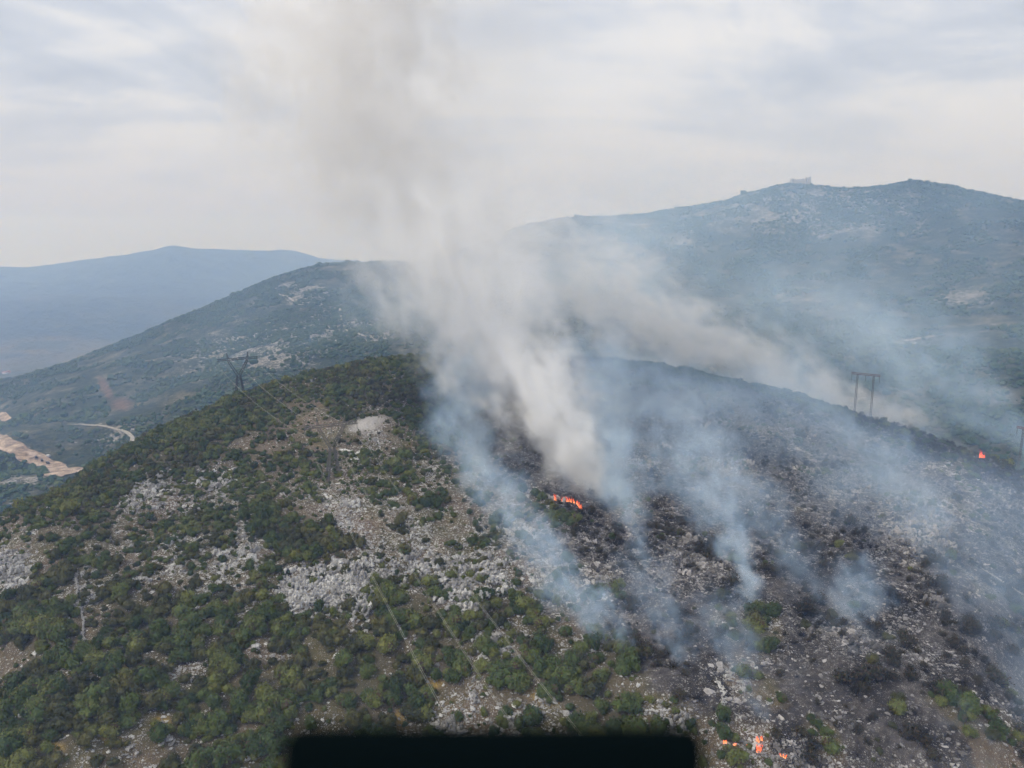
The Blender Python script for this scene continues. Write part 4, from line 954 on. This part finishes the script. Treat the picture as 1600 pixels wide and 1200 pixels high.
    for k, a in zip(('Resolution X', 'Resolution Y', 'Resolution Z'), ext): vc.inputs[k].default_value = max(8, int(a / vx))
    sm = g.nodes.new('GeometryNodeSetMaterial'); sm.inputs['Material'].default_value = m
    g.links.new(vc.outputs[0], sm.inputs[0]); g.links.new(sm.outputs[0], go.inputs[0])
    me = bpy.data.volumes.new('smoke_plume'); me.materials.append(m)
    o = link('smoke_plume', me, loc=tuple(o3)); o.rotation_mode = 'QUATERNION'; o.rotation_quaternion = q
    md = o.modifiers.new('smoke', 'NODES'); md.node_group = g
    print('voxels', int(ext.prod() / vx ** 3), round(vx, 2), label[:40])
    return tag(o, label, 'smoke', group)
smoke('dense cream and grey smoke column leaning left from the orange flames into the sky',
  [(910, 776, 341, 20, .15), (888, 735, 348, 44, .19), (868, 680, 357, 64, .17), (840, 620, 365, 82, .14), (800, 555, 376, 96, .11), (755, 495, 390, 108, .085), (702, 435, 402, 126, .060), (668, 370, 416, 136, .040), (650, 300, 432, 124, .018), (610, 220, 446, 126, .009), (590, 150, 455, 120, .004)],
  GREY_SMOKE, 1, 1.5, 1.35, puff=1.25, cap=5e6)
smoke('long cream smoke bank streaming left along the burning crest behind the hill',
  [(1490, 704, 512, 14, .03), (1430, 674, 530, 24, .055), (1340, 636, 556, 34, .045), (1250, 598, 582, 46, .050), (1150, 558, 606, 60, .052), (1050, 515, 628, 82, .046), (960, 470, 640, 100, .034), (890, 430, 642, 108, .030), (815, 390, 640, 110, .024), (720, 350, 632, 110, .014)],
  GREY_SMOKE, 2, 2.0, 1.7, puff=1.35, cap=3e6)
smoke('thin blue smoke hanging in front of the mountain, right of the tall column',
  [(1120, 560, 660, 60, 0.0084), (1050, 500, 690, 96, 0.0126), (970, 430, 720, 108, 0.0126), (900, 370, 740, 96, 0.0074)], BLUE_SMOKE, 3, 5.0)
smoke('pale blue smoke skirt on the left side of the tall column',
  [(830, 830, 325, 26, 0.0420), (775, 790, 338, 53, 0.0588), (738, 710, 362, 55, 0.0546), (725, 645, 398, 62, 0.0462), (735, 580, 450, 72, 0.0336), (740, 520, 500, 72, 0.0168)], BLUE_SMOKE, 4, 2.0)
smoke('pale blue smoke spreading up the burned slope right of the flames',
  [(985, 815, 328, 26, 0.0420), (955, 760, 342, 60, 0.0630), (945, 700, 362, 79, 0.0546), (940, 640, 395, 91, 0.0378), (935, 580, 460, 101, 0.0252)], BLUE_SMOKE, 5, 2.2)
smoke('blue smoke wisp climbing left from the burn edge beside the green thicket',
  [(992, 1068, 250, 6, 0.1890), (965, 1015, 256, 20, 0.1785), (930, 965, 262, 36, 0.1470), (890, 915, 270, 43, 0.1050), (850, 865, 280, 48, 0.0714), (815, 815, 296, 50, 0.0546), (770, 755, 315, 58, 0.0378)], BLUE_SMOKE, 6, 1.1, 1.1)
smoke('short forked smoke wisp just right of the burn edge',
  [(995, 1062, 249, 6, 0.1260), (980, 1010, 252, 16, 0.1260), (962, 965, 257, 18, 0.0945), (945, 925, 262, 19, 0.0630)], BLUE_SMOKE, 7, .8)
smoke('small narrow smoke wisp rising from the pale stones near the lower centre',
  [(1079, 1074, 246, 5, 0.3360), (1071, 1047, 249, 13, 0.2520), (1060, 1015, 253, 24, 0.1050), (1035, 965, 260, 43, 0.0462), (1005, 900, 275, 55, 0.0252)], BLUE_SMOKE, 8, 1.0)
smoke('tall thin pale wisp in the middle of the burned slope',
  [(1182, 945, 283, 10, 0.1470), (1166, 900, 292, 22, 0.1575), (1150, 850, 304, 31, 0.1050), (1118, 795, 322, 50, 0.0588), (1085, 740, 346, 67, 0.0378), (1040, 670, 385, 79, 0.0252)], BLUE_SMOKE, 9, 1.3)
smoke('broad soft smoke puff drifting over the lower burned slope',
  [(1425, 1132, 261, 17, 0.0630), (1382, 1102, 267, 34, 0.0672), (1340, 1060, 274, 46, 0.0672), (1308, 1010, 285, 43, 0.0504), (1338, 952, 298, 50, 0.0840), (1335, 900, 312, 36, 0.0315)], BLUE_SMOKE, 10, 1.3)
smoke('faint smoke curl above the lower right flames',
  [(1190, 1145, 236, 6, 0.1680), (1184, 1112, 240, 14, 0.1260), (1172, 1080, 245, 29, 0.0840), (1150, 1030, 253, 46, 0.0546), (1120, 970, 266, 55, 0.0336)], BLUE_SMOKE, 11, 1.1)
smoke('low smoke patch in the bottom right corner of the burned slope',
  [(1520, 1195, 256, 31, 0.0630), (1490, 1160, 261, 46, 0.0840), (1445, 1115, 268, 31, 0.0630), (1400, 1080, 275, 26, 0.0336)], BLUE_SMOKE, 12, 1.2)
smoke('greenish grey smoke drifting left from the far right flame across the valley',
  [(1620, 720, 520, 29, 0.0210), (1560, 680, 545, 41, 0.0252), (1500, 615, 600, 67, 0.0158), (1400, 550, 680, 96, 0.0105), (1280, 520, 760, 108, 0.0084)], BLUE_SMOKE, 13, 5.0)
smoke('very thin smoke veil lying over the upper burned slope',
  [(1640, 930, 330, 120, 0.0142), (1440, 800, 372, 135, 0.0142), (1230, 700, 420, 135, 0.0158), (1060, 640, 470, 120, 0.0205)], BLUE_SMOKE, 14, 5.0)
smoke('brownish upper part of the smoke column fading into the clouds',
  [(715, 420, 408, 90, .005), (655, 330, 425, 135, .018), (605, 260, 440, 155, .030), (562, 180, 450, 165, .042), (540, 90, 460, 160, .048), (560, 0, 470, 145, .055), (590, -110, 482, 135, .050)], DUSKY_SMOKE, 31, 2.4, 1.5, puff=1.5, streak=.8, cap=1.8e6)
smoke('wide faint brownish smoke spread across the sky around the column',
  [(760, 500, 430, 90, .004), (735, 380, 455, 180, .0042), (700, 250, 475, 240, .0040), (670, 100, 495, 260, .0038), (670, -80, 510, 270, .0034)], DUSKY_SMOKE, 15, 7.0, 1.1, puff=1.5)
smoke('wide blue smoke haze filling the valley in front of the mountain',
  [(1850, 600, 900, 200, 0.0027), (1500, 480, 1150, 290, 0.0029), (1150, 430, 1350, 300, 0.0034), (850, 410, 1450, 250, 0.0029), (560, 480, 1400, 190, 0.0021), (250, 570, 1300, 160, 0.0018), (-60, 650, 1200, 130, 0.0014)], BLUE_SMOKE, 21, 18.0, .9, puff=.6)

smoke('faint diagonal smoke streak rising over the middle of the burned slope',
  [(1270, 930, 292, 14, .035), (1225, 850, 310, 28, .04), (1160, 750, 350, 42, .03), (1090, 660, 405, 56, .02), (1030, 590, 480, 60, .012)], BLUE_SMOKE, 41, 2.0, 1.1)
smoke('faint diagonal smoke streak over the right part of the burned slope',
  [(1500, 960, 305, 24, .022), (1450, 860, 340, 38, .026), (1385, 750, 400, 48, .022), (1310, 670, 470, 50, .014), (1240, 600, 550, 50, .008)], BLUE_SMOKE, 42, 2.4, 1.1)
smoke('soft smoke bank rising from the lowest rubble toward the broad puff',
  [(1470, 1180, 256, 24, .026), (1420, 1110, 266, 40, .026), (1350, 1020, 282, 48, .022), (1270, 920, 300, 48, .016), (1200, 830, 330, 50, .010)], BLUE_SMOKE, 43, 2.0, 1.1)
smoke('pale smoke curl rising behind the crest in front of the mountain, left one',
  [(1300, 640, 575, 16, .030), (1250, 580, 600, 34, .024), (1215, 500, 640, 46, .016), (1195, 430, 690, 50, .008)], BLUE_SMOKE, 44, 3.0, 1.1)
smoke('pale smoke curl rising behind the crest in front of the mountain, right one',
  [(1455, 690, 530, 14, .026), (1400, 620, 570, 34, .020), (1350, 540, 630, 50, .014), (1310, 460, 700, 56, .007)], BLUE_SMOKE, 45, 3.0, 1.1)
smoke('thin smoke over the bottom right corner drifting up along the right edge',
  [(1640, 1180, 268, 40, .018), (1590, 1080, 285, 54, .018), (1545, 960, 315, 60, .016), (1500, 840, 360, 60, .010)], BLUE_SMOKE, 46, 3.0, 1.0)

smoke('tiny smoke wisp beside the pale path on the right of the burned slope',
  [(1420, 700, 450, 8, .05), (1405, 670, 465, 18, .03), (1380, 630, 490, 28, .012)], BLUE_SMOKE, 51, 1.5, 1.1)
smoke('thin smoke rising from the charred bushes right of the main flame line',
  [(1010, 880, 292, 9, .06), (995, 840, 302, 20, .05), (975, 790, 318, 32, .034), (950, 740, 340, 44, .018)], BLUE_SMOKE, 52, 1.4, 1.1)
smoke('low grey smoke clinging to the ground above the bottom right rubble',
  [(1300, 1160, 245, 12, .05), (1270, 1120, 251, 26, .036), (1225, 1070, 260, 36, .024), (1180, 1010, 272, 40, .012)], BLUE_SMOKE, 53, 1.4, 1.1)
